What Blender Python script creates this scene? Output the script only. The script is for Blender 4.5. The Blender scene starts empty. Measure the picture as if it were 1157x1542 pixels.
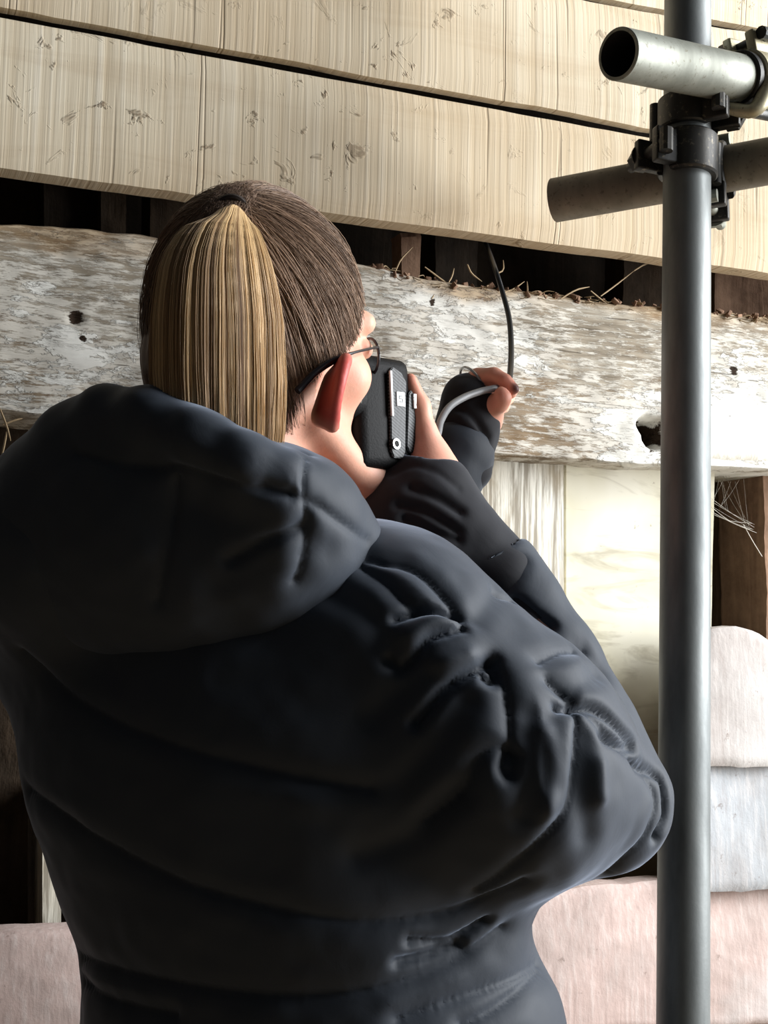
import bpy, bmesh, math, random
import numpy as np
from mathutils import Vector, Matrix, noise as mnoise
from mathutils.bvhtree import BVHTree
from mathutils.kdtree import KDTree

random.seed(7)
rng = np.random.default_rng(7)
scn = bpy.context.scene
COL = scn.collection
R = math.radians

# ------------------------------------------------------------------ camera
FPX, PW, PH = 2000.0, 1157.0, 1542.0
PITCH, ROLL, CAMZ = R(4.55), R(1.2), 1.33
CAM = np.array([0.0, 0.0, CAMZ])
_F = np.array([0, math.cos(PITCH), math.sin(PITCH)])
_U0 = np.array([0, -math.sin(PITCH), math.cos(PITCH)])
_R0 = np.array([1.0, 0, 0])
_R = _R0 * math.cos(ROLL) + _U0 * math.sin(ROLL)
_U = _U0 * math.cos(ROLL) - _R0 * math.sin(ROLL)
cd = bpy.data.cameras.new('camera')
cd.sensor_fit = 'VERTICAL'; cd.sensor_height = 36.0; cd.lens = FPX / PH * 36.0
cd.clip_start = 0.05
cam = bpy.data.objects.new('camera', cd); COL.objects.link(cam)
cam.matrix_world = Matrix(((_R[0], _U[0], -_F[0], CAM[0]), (_R[1], _U[1], -_F[1], CAM[1]),
                           (_R[2], _U[2], -_F[2], CAM[2]), (0, 0, 0, 1)))
scn.camera = cam

# ------------------------------------------------------------------ light
scn.view_settings.view_transform = 'Standard'
scn.view_settings.look = 'None'
scn.view_settings.gamma = 1.0
scn.view_settings.use_curve_mapping = False
scn.view_settings.exposure = 0.0
scn.cycles.use_denoising = True
scn.cycles.max_bounces = 6
w = bpy.data.worlds.new('overcast'); scn.world = w; w.use_nodes = True
w.node_tree.nodes['Background'].inputs[0].default_value = (0.80, 0.90, 1.0, 1)
w.node_tree.nodes['Background'].inputs[1].default_value = 0.06


def area_light(name, loc, target, sx, sy, power, color):
    ld = bpy.data.lights.new(name, 'AREA'); ld.shape = 'RECTANGLE'
    ld.size = sx; ld.size_y = sy; ld.energy = power; ld.color = color
    o = bpy.data.objects.new(name, ld); COL.objects.link(o)
    o.location = loc
    o.rotation_euler = (Vector(target) - Vector(loc)).to_track_quat('-Z', 'Y').to_euler()
    return o


area_light('daylight_opening', (2.9, 1.25, 2.15), (0.1, 1.35, 1.4), 1.5, 2.4, 295, (0.96, 0.98, 1.0))


# ------------------------------------------------------------------ helpers
def ray(px, py):
    d = _F + _R * (px - PW / 2) / FPX + _U * (PH / 2 - py) / FPX
    return d


def at(px, py, Y):
    d = ray(px, py)
    return CAM + d * (Y / d[1])


def proj(p):
    q = np.asarray(p, float) - CAM
    z = q @ _F
    return (PW / 2 + FPX * (q @ _R) / z, PH / 2 - FPX * (q @ _U) / z)


def props(o, label=None, cat=None, group=None, kind=None):
    if label: o['label'] = label
    if cat: o['category'] = cat
    if group: o['group'] = group
    if kind: o['kind'] = kind
    return o


def empty(name, loc=(0, 0, 0)):
    o = bpy.data.objects.new(name, None); COL.objects.link(o); o.location = Vector(loc)
    o.empty_display_size = 0.05
    return o


def mesh_obj(name, V, F, mat=None, parent=None, smooth=True, col=None, auto=None):
    me = bpy.data.meshes.new(name)
    V = np.asarray(V, dtype=np.float32)
    if isinstance(F, np.ndarray):
        n, k = F.shape
        me.vertices.add(len(V)); me.vertices.foreach_set('co', V.ravel())
        me.loops.add(n * k); me.loops.foreach_set('vertex_index', F.astype(np.int32).ravel())
        me.polygons.add(n); me.polygons.foreach_set('loop_start', np.arange(0, n * k, k, dtype=np.int32))
        me.update(calc_edges=True); me.validate()
    else:
        me.from_pydata(V.tolist(), [], F)
        me.update()
    if smooth:
        me.polygons.foreach_set('use_smooth', np.ones(len(me.polygons), dtype=bool))
        if auto: me.set_sharp_from_angle(angle=R(auto))
    if col is not None:
        a = me.color_attributes.new('tint', 'FLOAT_COLOR', 'POINT')
        c = np.ones((len(V), 4), np.float32); c[:, :3] = col
        a.data.foreach_set('color', c.ravel())
    if mat: me.materials.append(mat)
    o = bpy.data.objects.new(name, me); COL.objects.link(o)
    if parent:
        o.parent = parent
        # parents are placed before their children: keep world-space vertices
        o.matrix_parent_inverse = parent_matrix(parent).inverted()
    return o


def parent_matrix(o):
    m = Matrix.LocRotScale(o.location, o.rotation_euler, o.scale)
    if o.parent:
        m = parent_matrix(o.parent) @ o.matrix_parent_inverse @ m
    return m


class Geo:
    """collects simple solids into one mesh"""
    def __init__(s): s.v = []; s.f = []

    def add(s, V, F):
        b = len(s.v); s.v += [tuple(map(float, p)) for p in V]
        s.f += [tuple(i + b for i in f) for f in F]
        return s

    def box(s, c, ax, ay, az, bev=0.0):
        """rounded box: centre, three half-axis vectors, bevel in metres"""
        c, ax, ay, az = (np.asarray(q, float) for q in (c, ax, ay, az))
        bm = bmesh.new(); bmesh.ops.create_cube(bm, size=2)
        hx, hy, hz = np.linalg.norm(ax), np.linalg.norm(ay), np.linalg.norm(az)
        for v in bm.verts: v.co = Vector((v.co.x * hx, v.co.y * hy, v.co.z * hz))
        if bev > 0: bmesh.ops.bevel(bm, geom=bm.edges[:], offset=bev, segments=3, affect='EDGES', profile=0.5)
        bm.verts.index_update()
        V = [c + ax / hx * v.co.x + ay / hy * v.co.y + az / hz * v.co.z for v in bm.verts]
        s.add(V, [tuple(v.index for v in f.verts) for f in bm.faces]); bm.free()
        return s

    def tube(s, pts, rad, n=12, caps=True):
        pts = np.asarray(pts, float); m = len(pts)
        rad = np.broadcast_to(np.asarray(rad, float), (m,))
        T = np.gradient(pts, axis=0); T /= np.linalg.norm(T, axis=1)[:, None] + 1e-12
        ref = np.array([0, 0, 1.0]) if abs(T[0][2]) < 0.9 else np.array([1.0, 0, 0])
        a = np.cross(ref, T[0]); a /= np.linalg.norm(a)
        V = []
        for i in range(m):
            a = a - T[i] * (a @ T[i]); a /= np.linalg.norm(a)
            b = np.cross(T[i], a)
            for k in range(n):
                t = 2 * math.pi * k / n
                V.append(pts[i] + rad[i] * (a * math.cos(t) + b * math.sin(t)))
        F = []
        for i in range(m - 1):
            for k in range(n):
                k2 = (k + 1) % n
                F.append((i * n + k, i * n + k2, (i + 1) * n + k2, (i + 1) * n + k))
        if caps:
            F.append(tuple(range(n - 1, -1, -1))); F.append(tuple((m - 1) * n + k for k in range(n)))
        return s.add(V, F)

    def shell(s, c, axis, rin, rout, width, a0=0, a1=360, ref=(0, 0, 1), n=40):
        """part of a hollow ring; angles from ref about axis"""
        c = np.asarray(c, float); axis = np.asarray(axis, float) / np.linalg.norm(axis)
        ref = np.asarray(ref, float); e1 = ref - axis * (ref @ axis); e1 /= np.linalg.norm(e1)
        e2 = np.cross(axis, e1)
        full = a1 - a0 >= 359.9
        b = min(0.12 * width, 0.3 * (rout - rin))
        prof = [(rin, -width / 2), (rout - b, -width / 2), (rout, -width / 2 + b), (rout, width / 2 - b),
                (rout - b, width / 2), (rin, width / 2)]
        k = len(prof); V = []; F = []
        m = n if full else n + 1
        for i in range(m):
            t = R(a0 + (a1 - a0) * i / n); d = e1 * math.cos(t) + e2 * math.sin(t)
            for r, h in prof: V.append(c + d * r + axis * h)
        for i in range(n):
            j = (i + 1) % m
            for q in range(k):
                q2 = (q + 1) % k
                F.append((i * k + q, j * k + q, j * k + q2, i * k + q2))
        if not full:
            F.append(tuple(range(k))); F.append(tuple((m - 1) * k + q for q in range(k - 1, -1, -1)))
        return s.add(V, F)

    def build(s, name, mat, parent=None, smooth=True, auto=35):
        o = mesh_obj(name, s.v, s.f, mat, parent, smooth, auto=auto)
        bm = bmesh.new(); bm.from_mesh(o.data); bmesh.ops.recalc_face_normals(bm, faces=bm.faces[:])
        bm.to_mesh(o.data); bm.free()
        return o


def spline(pts, n):
    """Catmull-Rom through pts, n samples"""
    P = np.asarray(pts, float)
    P = np.vstack([2 * P[0] - P[1], P, 2 * P[-1] - P[-2]])
    m = len(P) - 3; out = []
    for s_ in np.linspace(0, m - 1e-9, n):
        i = int(s_); t = s_ - i
        a, b, c, d = P[i:i + 4]
        out.append(0.5 * (2 * b + (c - a) * t + (2 * a - 5 * b + 4 * c - d) * t * t + (3 * b - a - 3 * c + d) * t ** 3))
    return np.array(out)


# ------------------------------------------------------------------ implicit surfaces
class Field:
    def __init__(s, xs, ys, zs):
        s.x, s.y, s.z = (np.asarray(a, np.float32) for a in (xs, ys, zs))
        s.f = np.full((len(s.x), len(s.y), len(s.z)), 0.3, np.float32)

    def _sub(s, lo, hi):
        sl = []
        for ax, l, h in zip((s.x, s.y, s.z), lo, hi):
            i0 = max(0, int(np.searchsorted(ax, l)) - 1); i1 = min(len(ax), int(np.searchsorted(ax, h)) + 1)
            sl.append(slice(i0, max(i1, i0)))
        sl = tuple(sl)
        return sl, s.x[sl[0]][:, None, None], s.y[sl[1]][None, :, None], s.z[sl[2]][None, None, :]

    def _mix(s, sl, d, k, op):
        f = s.f[sl]
        if d.size == 0: return
        if op == 'sub':
            d = -d
            h = np.maximum(k - np.abs(f - d), 0) / k
            s.f[sl] = np.maximum(f, d) + h * h * k * 0.25
        else:
            h = np.maximum(k - np.abs(f - d), 0) / k
            s.f[sl] = np.minimum(f, d) - h * h * k * 0.25

    def cap(s, a, b, r1, r2, k=0.02, flat=None, op='add'):
        """tapered capsule; flat=(axis, factor) thins it along axis"""
        a = np.asarray(a, float); b = np.asarray(b, float)
        pad = max(r1, r2) + k + 0.02
        sl, X, Y, Z = s._sub(np.minimum(a, b) - pad, np.maximum(a, b) + pad)
        ba = b - a; L = ba @ ba + 1e-12
        px, py, pz = X - a[0], Y - a[1], Z - a[2]
        h = np.clip((px * ba[0] + py * ba[1] + pz * ba[2]) / L, 0, 1)
        qx, qy, qz = px - h * ba[0], py - h * ba[1], pz - h * ba[2]
        d2 = qx * qx + qy * qy + qz * qz
        if flat:
            ax, fac = np.asarray(flat[0], float), flat[1]; ax = ax / np.linalg.norm(ax)
            t = qx * ax[0] + qy * ax[1] + qz * ax[2]
            d2 = d2 + (fac * fac - 1) * t * t
        d = np.sqrt(d2) - (r1 + (r2 - r1) * h)
        if flat: d = d / (0.5 + 0.5 * flat[1])
        s._mix(sl, d.astype(np.float32), k, op)
        return s

    def chain(s, pts, rad, k=0.02, flat=None, kk=None):
        for i in range(len(pts) - 1):
            s.cap(pts[i], pts[i + 1], rad[i], rad[i + 1], k if i == 0 else (kk or k * 0.5), flat)
        return s

    def ell(s, c, r, M=None, k=0.02, op='add'):
        """ellipsoid; rows of M are its axes"""
        c = np.asarray(c, float); M = np.eye(3) if M is None else np.asarray(M, float)
        pad = max(r) + k + 0.02
        sl, X, Y, Z = s._sub(c - pad, c + pad)
        p = (X - c[0], Y - c[1], Z - c[2])
        k0 = 0; k1 = 0
        for i in range(3):
            q = p[0] * M[i][0] + p[1] * M[i][1] + p[2] * M[i][2]
            k0 = k0 + (q / r[i]) ** 2; k1 = k1 + (q / r[i] ** 2) ** 2
        k0 = np.sqrt(k0); k1 = np.sqrt(k1) + 1e-9
        s._mix(sl, (k0 * (k0 - 1) / k1).astype(np.float32), k, op)
        return s

    def cut(s, fn, k=0.006):
        """subtract the region where fn(X,Y,Z) < 0"""
        d = fn(s.x[:, None, None], s.y[None, :, None], s.z[None, None, :]).astype(np.float32)
        s._mix((slice(None),) * 3, np.broadcast_to(d, s.f.shape), k, 'sub')
        return s

    def mesh(s, smooth=2):
        f = s.f; n0, n1, n2 = f.shape
        ins = f < 0
        c = np.zeros((n0 - 1, n1 - 1, n2 - 1), np.uint8)
        for i in (0, 1):
            for j in (0, 1):
                for k in (0, 1):
                    c += ins[i:n0 - 1 + i, j:n1 - 1 + j, k:n2 - 1 + k]
        act = (c > 0) & (c < 8)
        idx = np.full(act.shape, -1, np.int32)
        I, J, K = np.nonzero(act)
        idx[I, J, K] = np.arange(len(I))
        S = np.zeros((len(I), 3)); N = np.zeros(len(I))
        E = [((0, j, k), (1, j, k)) for j in (0, 1) for k in (0, 1)] + [((i, 0, k), (i, 1, k)) for i in (0, 1) for k in (0, 1)] + \
            [((i, j, 0), (i, j, 1)) for i in (0, 1) for j in (0, 1)]
        for a, b in E:
            fa = f[I + a[0], J + a[1], K + a[2]]; fb = f[I + b[0], J + b[1], K + b[2]]
            m = (fa < 0) != (fb < 0)
            t = np.where(m, fa / np.where(m, fa - fb, 1), 0)
            pa = np.stack([s.x[I + a[0]], s.y[J + a[1]], s.z[K + a[2]]], 1)
            pb = np.stack([s.x[I + b[0]], s.y[J + b[1]], s.z[K + b[2]]], 1)
            S += np.where(m[:, None], pa + (pb - pa) * t[:, None], 0); N += m
        V = S / np.maximum(N, 1)[:, None]
        Q = []
        for ax in range(3):
            a = [slice(None)] * 3; b = [slice(None)] * 3
            a[ax] = slice(0, -1); b[ax] = slice(1, None)
            sa, sb = ins[tuple(a)], ins[tuple(b)]
            for flip in (False, True):
                m = (sa & ~sb) if not flip else (~sa & sb)
                P = np.array(np.nonzero(m))
                o1, o2 = [(1, 2), (2, 0), (0, 1)][ax]
                ok = (P[o1] > 0) & (P[o2] > 0) & (P[o1] < f.shape[o1] - 1) & (P[o2] < f.shape[o2] - 1)
                P = P[:, ok]
                def g(d1, d2):
                    q = P.copy(); q[o1] += d1; q[o2] += d2
                    return idx[q[0], q[1], q[2]]
                q = np.stack([g(-1, -1), g(0, -1), g(0, 0), g(-1, 0)], 1)
                Q.append(q[:, ::-1] if flip else q)
        Fq = np.concatenate(Q)
        Fq = Fq[(Fq >= 0).all(1)]
        for _ in range(smooth): V = relax(V, Fq, 0.5)
        return V, Fq


def relax(V, F, amt):
    acc = np.zeros_like(V); cnt = np.zeros(len(V))
    k = F.shape[1]
    for a in range(k):
        for b in ((a + 1) % k, (a - 1) % k):
            for ch in range(3): acc[:, ch] += np.bincount(F[:, a], V[F[:, b], ch], len(V))
            cnt += np.bincount(F[:, a], minlength=len(V))
    m = cnt > 0
    out = V.copy(); out[m] = V[m] * (1 - amt) + acc[m] / cnt[m][:, None] * amt
    return out


def normals(V, F):
    n = np.cross(V[F[:, 2]] - V[F[:, 0]], V[F[:, 3]] - V[F[:, 1]])
    out = np.zeros_like(V)
    for a in range(4):
        for ch in range(3): out[:, ch] += np.bincount(F[:, a], n[:, ch], len(V))
    return out / (np.linalg.norm(out, axis=1)[:, None] + 1e-12)


def fnoise(P, scale, seed=0):
    """cheap smooth value noise, vectorised"""
    P = np.asarray(P, float) * scale + seed * 17.31
    i = np.floor(P).astype(np.int64); t = P - i; t = t * t * (3 - 2 * t)
    def h(a, b, c):
        n = (a * 374761393 + b * 668265263 + c * 2147483647) & 0x7fffffff
        n = ((n ^ (n >> 13)) * 1274126177) & 0x7fffffff
        return ((n ^ (n >> 16)) & 0xffff) / 32767.5 - 1
    r = 0
    for a in (0, 1):
        for b in (0, 1):
            for c in (0, 1):
                wgt = (t[:, 0] if a else 1 - t[:, 0]) * (t[:, 1] if b else 1 - t[:, 1]) * (t[:, 2] if c else 1 - t[:, 2])
                r = r + wgt * h(i[:, 0] + a, i[:, 1] + b, i[:, 2] + c)
    return r


def grid(lo, hi, step):
    return np.arange(lo, hi + step, step)


# ------------------------------------------------------------------ the wall's own frame
ALPHA = R(22)
WU = np.array([math.cos(ALPHA), math.sin(ALPHA), 0.0])
WN = np.array([math.sin(ALPHA), -math.cos(ALPHA), 0.0])
W0 = at(578, 771, 1.56)


def wuv(px, py, off=0.0):
    """(u, v) on the wall plane brought forward by off, seen at a photo position"""
    d = ray(px, py)
    t = ((W0 + WN * off - CAM) @ WN) / (d @ WN)
    q = CAM + d * t - W0
    return (float(q @ WU), float(q[2]))


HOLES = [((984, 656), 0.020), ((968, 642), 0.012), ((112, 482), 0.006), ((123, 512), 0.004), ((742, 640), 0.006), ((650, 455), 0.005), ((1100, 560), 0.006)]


# ------------------------------------------------------------------ materials
class NT:
    def __init__(s, name):
        s.m = bpy.data.materials.new(name); s.m.use_nodes = True
        s.t = s.m.node_tree; s.b = s.t.nodes['Principled BSDF']

    def n(s, typ, ins=None, **kw):
        nd = s.t.nodes.new(typ)
        for k, v in kw.items(): setattr(nd, k, v)
        for k, v in (ins or {}).items(): s.put(nd.inputs[k], v)
        return nd

    def put(s, sock, v):
        if isinstance(v, bpy.types.NodeSocket): s.t.links.new(v, sock)
        elif isinstance(v, bpy.types.Node): s.t.links.new(v.outputs[0], sock)
        else: sock.default_value = v

    def coord(s, scale=(1, 1, 1), loc=(0, 0, 0), rot=(0, 0, 0), kind='Object'):
        tc = s.n('ShaderNodeTexCoord')
        return s.n('ShaderNodeMapping', {'Vector': tc.outputs[kind], 'Scale': scale, 'Location': loc, 'Rotation': rot}).outputs[0]

    def noise(s, vec, scale, detail=4, rough=0.55, dist=0.0):
        return s.n('ShaderNodeTexNoise', {'Vector': vec, 'Scale': scale, 'Detail': detail, 'Roughness': rough, 'Distortion': dist}).outputs[0]

    def ramp(s, fac, stops, interp='LINEAR'):
        r = s.n('ShaderNodeValToRGB', {'Fac': fac}); cr = r.color_ramp; cr.interpolation = interp
        while len(cr.elements) < len(stops): cr.elements.new(0.5)
        for e, (p, c) in zip(cr.elements, stops):
            e.position = p; e.color = (c, c, c, 1) if isinstance(c, (int, float)) else (*c, 1)
        return r.outputs[0]

    def mix(s, fac, a, b, mode='MIX'):
        m = s.n('ShaderNodeMix', data_type='RGBA', blend_type=mode)
        s.put(m.inputs[0], fac)
        for i, v in ((6, a), (7, b)): s.put(m.inputs[i], (*v, 1) if isinstance(v, tuple) and len(v) == 3 else v)
        return m.outputs[2]

    def math(s, op, a, b=0.0, clamp=False):
        m = s.n('ShaderNodeMath', operation=op, use_clamp=clamp); s.put(m.inputs[0], a); s.put(m.inputs[1], b)
        return m.outputs[0]

    def bump(s, h, strength=0.5, dist=0.002, nrm=None):
        b = s.n('ShaderNodeBump', {'Height': h, 'Strength': strength, 'Distance': dist})
        if nrm is not None: s.put(b.inputs['Normal'], nrm)
        return b.outputs[0]

    def out(s, color, rough=0.7, normal=None, **kw):
        s.put(s.b.inputs['Base Color'], (*color, 1) if isinstance(color, tuple) else color)
        s.put(s.b.inputs['Roughness'], rough)
        if normal is not None: s.put(s.b.inputs['Normal'], normal)
        for k, v in kw.items(): s.put(s.b.inputs[k.replace('_', ' ')], v)
        return s.m


def sr(r, g, b):
    f = lambda c: ((c / 255 + 0.055) / 1.055) ** 2.4 if c > 10 else c / 255 / 12.92
    return (f(r), f(g), f(b))


def mat_sawn(seed):
    """pale sawn oak: fine upright saw marks, faint lengthwise grain, dirt flecks"""
    t = NT('sawn_oak')
    o = (seed * 3.1, 0, seed * 1.7)
    saw = t.noise(t.coord((150, 1, 2.2), o), 1.0, 3, 0.65)
    saw2 = t.noise(t.coord((34, 1, 0.9), o), 1.0, 2, 0.5)
    sawl = t.ramp(t.noise(t.coord((55, 1, 1.0), (seed, 4, 2)), 1.0, 1, 0.5), [(0.66, 0.0), (0.69, 1.0), (0.72, 0.0)])
    grain = t.noise(t.coord((3, 1, 16), o), 1.0, 5, 0.6, 1.4)
    big = t.noise(t.coord((2.0, 1, 3.5), o), 1.0, 3, 0.5)
    c = t.ramp(saw, [(0.25, sr(206, 190, 162)), (0.55, sr(224, 212, 188)), (0.8, sr(236, 228, 211))])
    c = t.mix(t.ramp(saw2, [(0.3, 0.35), (0.6, 0.0)]), c, sr(186, 168, 140))
    c = t.mix(t.ramp(grain, [(0.5, 0.0), (0.75, 0.4)]), c, sr(184, 160, 128))
    c = t.mix(t.ramp(big, [(0.42, 0.5), (0.62, 0.0)]), c, sr(192, 168, 134))
    c = t.mix(t.math('MULTIPLY', sawl, 0.35), c, sr(120, 98, 72))
    fl = t.noise(t.coord((30, 30, 34), o), 1.0, 4, 0.7, 0.6)
    cl = t.noise(t.coord((4.5, 1, 7), (seed * 5.7, 2, 0)), 1.0, 2, 0.5)
    flm = t.math('MULTIPLY', t.ramp(fl, [(0.60, 0.0), (0.68, 1.0)]), t.ramp(cl, [(0.42, 0.25), (0.62, 1.0)]))
    c = t.mix(t.math('MULTIPLY', flm, 0.72), c, sr(96, 72, 46))
    h = t.math('ADD', t.math('ADD', saw, t.math('MULTIPLY', saw2, 0.6)), t.math('MULTIPLY', flm, 0.8))
    h = t.math('SUBTRACT', h, t.math('MULTIPLY', sawl, 0.6))
    return t.out(c, 0.85, t.bump(h, 0.55, 0.0018), Specular_IOR_Level=0.2)


def mat_flaking():
    """old white paint flaking off grey grained timber"""
    t = NT('flaking_paint')
    g = t.noise(t.coord((9, 9, 130)), 1.0, 5, 0.65, 0.5)
    wood = t.ramp(g, [(0.28, sr(96, 86, 72)), (0.5, sr(146, 136, 120)), (0.72, sr(184, 177, 163))])
    br = t.noise(t.coord((5, 5, 9), (3, 1, 2)), 1.0, 4, 0.6)
    tc = t.n('ShaderNodeTexCoord'); sep = t.n('ShaderNodeSeparateXYZ', {0: tc.outputs['Object']})
    wood = t.mix(t.ramp(br, [(0.5, 0.0), (0.68, 0.65)]), wood, sr(124, 98, 66))
    a = t.noise(t.coord((15, 15, 46), (1, 0, 4)), 1.0, 7, 0.72, 0.3)
    b = t.noise(t.coord((3, 3, 5), (7, 0, 1)), 1.0, 3, 0.5)
    fine = t.noise(t.coord((38, 38, 210), (2, 0, 0)), 1.0, 5, 0.72)
    s1 = t.math('ADD', t.math('MULTIPLY', a, 0.5), t.math('MULTIPLY', b, 0.5))
    patch = t.ramp(s1, [(0.535, 0.0), (0.548, 1.0)])
    thin = t.ramp(t.math('ADD', t.math('MULTIPLY', fine, 0.6), t.math('MULTIPLY', b, 0.4)), [(0.45, 0.0), (0.52, 0.85)])
    pc = t.ramp(t.noise(t.coord((20, 20, 20)), 1.0, 5, 0.6), [(0.3, sr(196, 193, 184)), (0.6, sr(226, 224, 216))])
    c = t.mix(thin, wood, sr(208, 203, 192))
    c = t.mix(patch, c, pc)
    dirt = t.ramp(t.noise(t.coord((30, 30, 50), (5, 5, 5)), 1.0, 5, 0.7), [(0.63, 0.0), (0.72, 0.8)])
    c = t.mix(dirt, c, sr(92, 68, 46))
    ck = t.ramp(t.noise(t.coord((5, 5, 90), (9, 0, 3)), 1.0, 3, 0.6, 0.8), [(0.66, 0.0), (0.69, 1.0)])
    c = t.mix(t.math('MULTIPLY', ck, 0.6), c, sr(80, 68, 54))
    zt = wuv(600, 405, 0.06)[1]
    band = t.math('ADD', t.math('SUBTRACT', sep.outputs[2], zt), t.math('MULTIPLY', t.math('SUBTRACT', br, 0.5), 0.16))
    c = t.mix(t.ramp(t.math('ADD', band, 0.5), [(0.465, 0.0), (0.49, 0.75)]), c, t.ramp(fine, [(0.35, sr(112, 84, 54)), (0.65, sr(188, 162, 124))]))
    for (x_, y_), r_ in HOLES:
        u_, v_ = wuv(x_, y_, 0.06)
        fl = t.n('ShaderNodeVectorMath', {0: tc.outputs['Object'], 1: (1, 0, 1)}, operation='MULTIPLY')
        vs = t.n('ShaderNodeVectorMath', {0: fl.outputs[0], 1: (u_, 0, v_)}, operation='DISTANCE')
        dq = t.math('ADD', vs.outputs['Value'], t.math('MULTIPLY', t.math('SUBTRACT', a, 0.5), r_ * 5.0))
        c = t.mix(t.ramp(t.math('DIVIDE', dq, r_ * 2), [(0.42, 1.0), (0.55, 0.0)]), c, sr(52, 40, 30))  # dark rotten wood at the holes, also painting in the shade of their depth
    h = t.math('ADD', t.math('MULTIPLY', patch, 0.9), t.math('MULTIPLY', g, 0.7))
    h = t.math('SUBTRACT', t.math('ADD', h, t.math('MULTIPLY', thin, 0.3)), t.math('MULTIPLY', ck, 0.8))
    return t.out(c, 0.85, t.bump(h, 0.8, 0.0025), Specular_IOR_Level=0.15)


def mat_whiteboard(seed, warm=0.0, wear=0.5):
    """limewashed upright board"""
    t = NT('limewash')
    o = (seed * 2.3, seed, seed * 4.1)
    g = t.noise(t.coord((150, 150, 7), o), 1.0, 5, 0.62, 0.3)
    p = t.noise(t.coord((22, 22, 8), o), 1.0, 5, 0.6)
    base = t.ramp(t.noise(t.coord((6, 6, 4), o), 1.0, 4, 0.6), [(0.3, sr(214 - 4 * warm, 206 - 12 * warm, 186 - 26 * warm)), (0.65, sr(240, 238, 228))])
    c = t.mix(t.math('MULTIPLY', t.ramp(g, [(0.42, 1.0), (0.56, 0.0)]), wear), base, sr(140, 130, 114))
    c = t.mix(t.math('MULTIPLY', t.ramp(p, [(0.36, 0.8), (0.46, 0.0)]), wear), c, sr(166, 152, 128))
    d = t.ramp(t.noise(t.coord((40, 40, 30), o), 1.0, 4, 0.7), [(0.68, 0.0), (0.74, 0.8)])
    c = t.mix(d, c, sr(96, 78, 56))
    return t.out(c, 0.85, t.bump(t.math('ADD', g, p), 0.5, 0.0015), Specular_IOR_Level=0.15)


def mat_dirty_panel():
    t = NT('cream_panel')
    a = t.noise(t.coord((5, 5, 6)), 1.0, 4, 0.55, 0.3)
    c = t.ramp(a, [(0.3, sr(186, 178, 148)), (0.5, sr(216, 211, 188)), (0.7, sr(230, 226, 210))])
    s = t.noise(t.coord((7, 7, 34), (4, 0, 2), (0, R(25), 0)), 1.0, 4, 0.6, 1.0)
    c = t.mix(t.ramp(s, [(0.52, 0.0), (0.70, 0.5)]), c, sr(134, 122, 94))
    d = t.ramp(t.noise(t.coord((60, 60, 60)), 1.0, 4, 0.7), [(0.67, 0.0), (0.73, 0.6)])
    c = t.mix(d, c, sr(110, 94, 66))
    tc = t.n('ShaderNodeTexCoord'); sp = t.n('ShaderNodeSeparateXYZ', {0: tc.outputs['Object']})
    lo = t.math('ADD', sp.outputs[2], t.math('MULTIPLY', t.math('SUBTRACT', a, 0.5), 0.25))
    c = t.mix(t.ramp(t.math('ADD', lo, 0.5), [(0.20, 0.95), (0.29, 0.0)]), c, sr(98, 80, 54))  # dark brown shadow painted into the lower part of the panel
    return t.out(c, 0.8, t.bump(a, 0.4, 0.004), Specular_IOR_Level=0.2)


def mat_waney(seed, stops, pale=0.5):
    """sawn weatherboard with slanting saw scratches and a washed-out stain"""
    t = NT('weatherboard')
    o = (seed * 1.9, seed * 0.7, seed * 2.9)
    n = t.noise(t.coord((3.2, 3.2, 5), o), 1.0, 4, 0.55, 0.4)
    c = t.ramp(n, stops)
    sc = t.noise(t.coord((150, 150, 9), o, (0, R(24), 0)), 1.0, 3, 0.6)
    c = t.mix(t.math('MULTIPLY', t.ramp(sc, [(0.5, 0.0), (0.68, 1.0)]), pale), c, sr(240, 232, 226))
    sd = t.ramp(sc, [(0.32, 0.22), (0.44, 0.0)])
    bl = t.noise(t.coord((11, 11, 9), (seed, 2, 5)), 1.0, 5, 0.65)
    c = t.mix(t.ramp(bl, [(0.4, 0.35), (0.55, 0.0)]), c, sr(158, 148, 142))
    c = t.mix(sd, c, sr(140, 122, 114))
    sp = t.ramp(t.noise(t.coord((50, 50, 50), o), 1.0, 5, 0.7), [(0.64, 0.0), (0.71, 0.55)])
    c = t.mix(sp, c, sr(110, 92, 82))
    f = t.noise(t.coord((90, 90, 90), o), 1.0, 4, 0.7)
    return t.out(c, 0.9, t.bump(t.math('ADD', t.math('MULTIPLY', sc, 0.6), f), 0.4, 0.0016), Specular_IOR_Level=0.12)


def mat_wood(name, dark, light, rough=0.85, axis='z'):
    t = NT(name)
    s = {'z': (26, 26, 2), 'x': (2, 26, 26)}[axis]
    g = t.noise(t.coord(s), 1.0, 6, 0.65, 0.8)
    f = t.noise(t.coord((30, 30, 30)), 1.0, 4, 0.65)
    c = t.mix(0.35, t.ramp(g, [(0.3, dark), (0.7, light)]), t.ramp(f, [(0.35, dark), (0.65, light)]))
    return t.out(c, rough, t.bump(t.math('ADD', g, f), 0.7, 0.004), Specular_IOR_Level=0.15)


def mat_steel(name, lo, hi, rough=(0.35, 0.6), metal=0.75, speck=None):
    t = NT(name)
    a = t.noise(t.coord((30, 30, 6)), 1.0, 5, 0.6)
    b = t.noise(t.coord((160, 160, 160)), 1.0, 4, 0.7)
    c = t.ramp(a, [(0.3, lo), (0.7, hi)])
    if speck:
        c = t.mix(t.ramp(b, [(0.58, 0.0), (0.68, 0.7)]), c, speck)
    return t.out(c, t.ramp(a, [(0.3, rough[1]), (0.7, rough[0])]), t.bump(b, 0.18, 0.0008), Metallic=metal)


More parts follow.
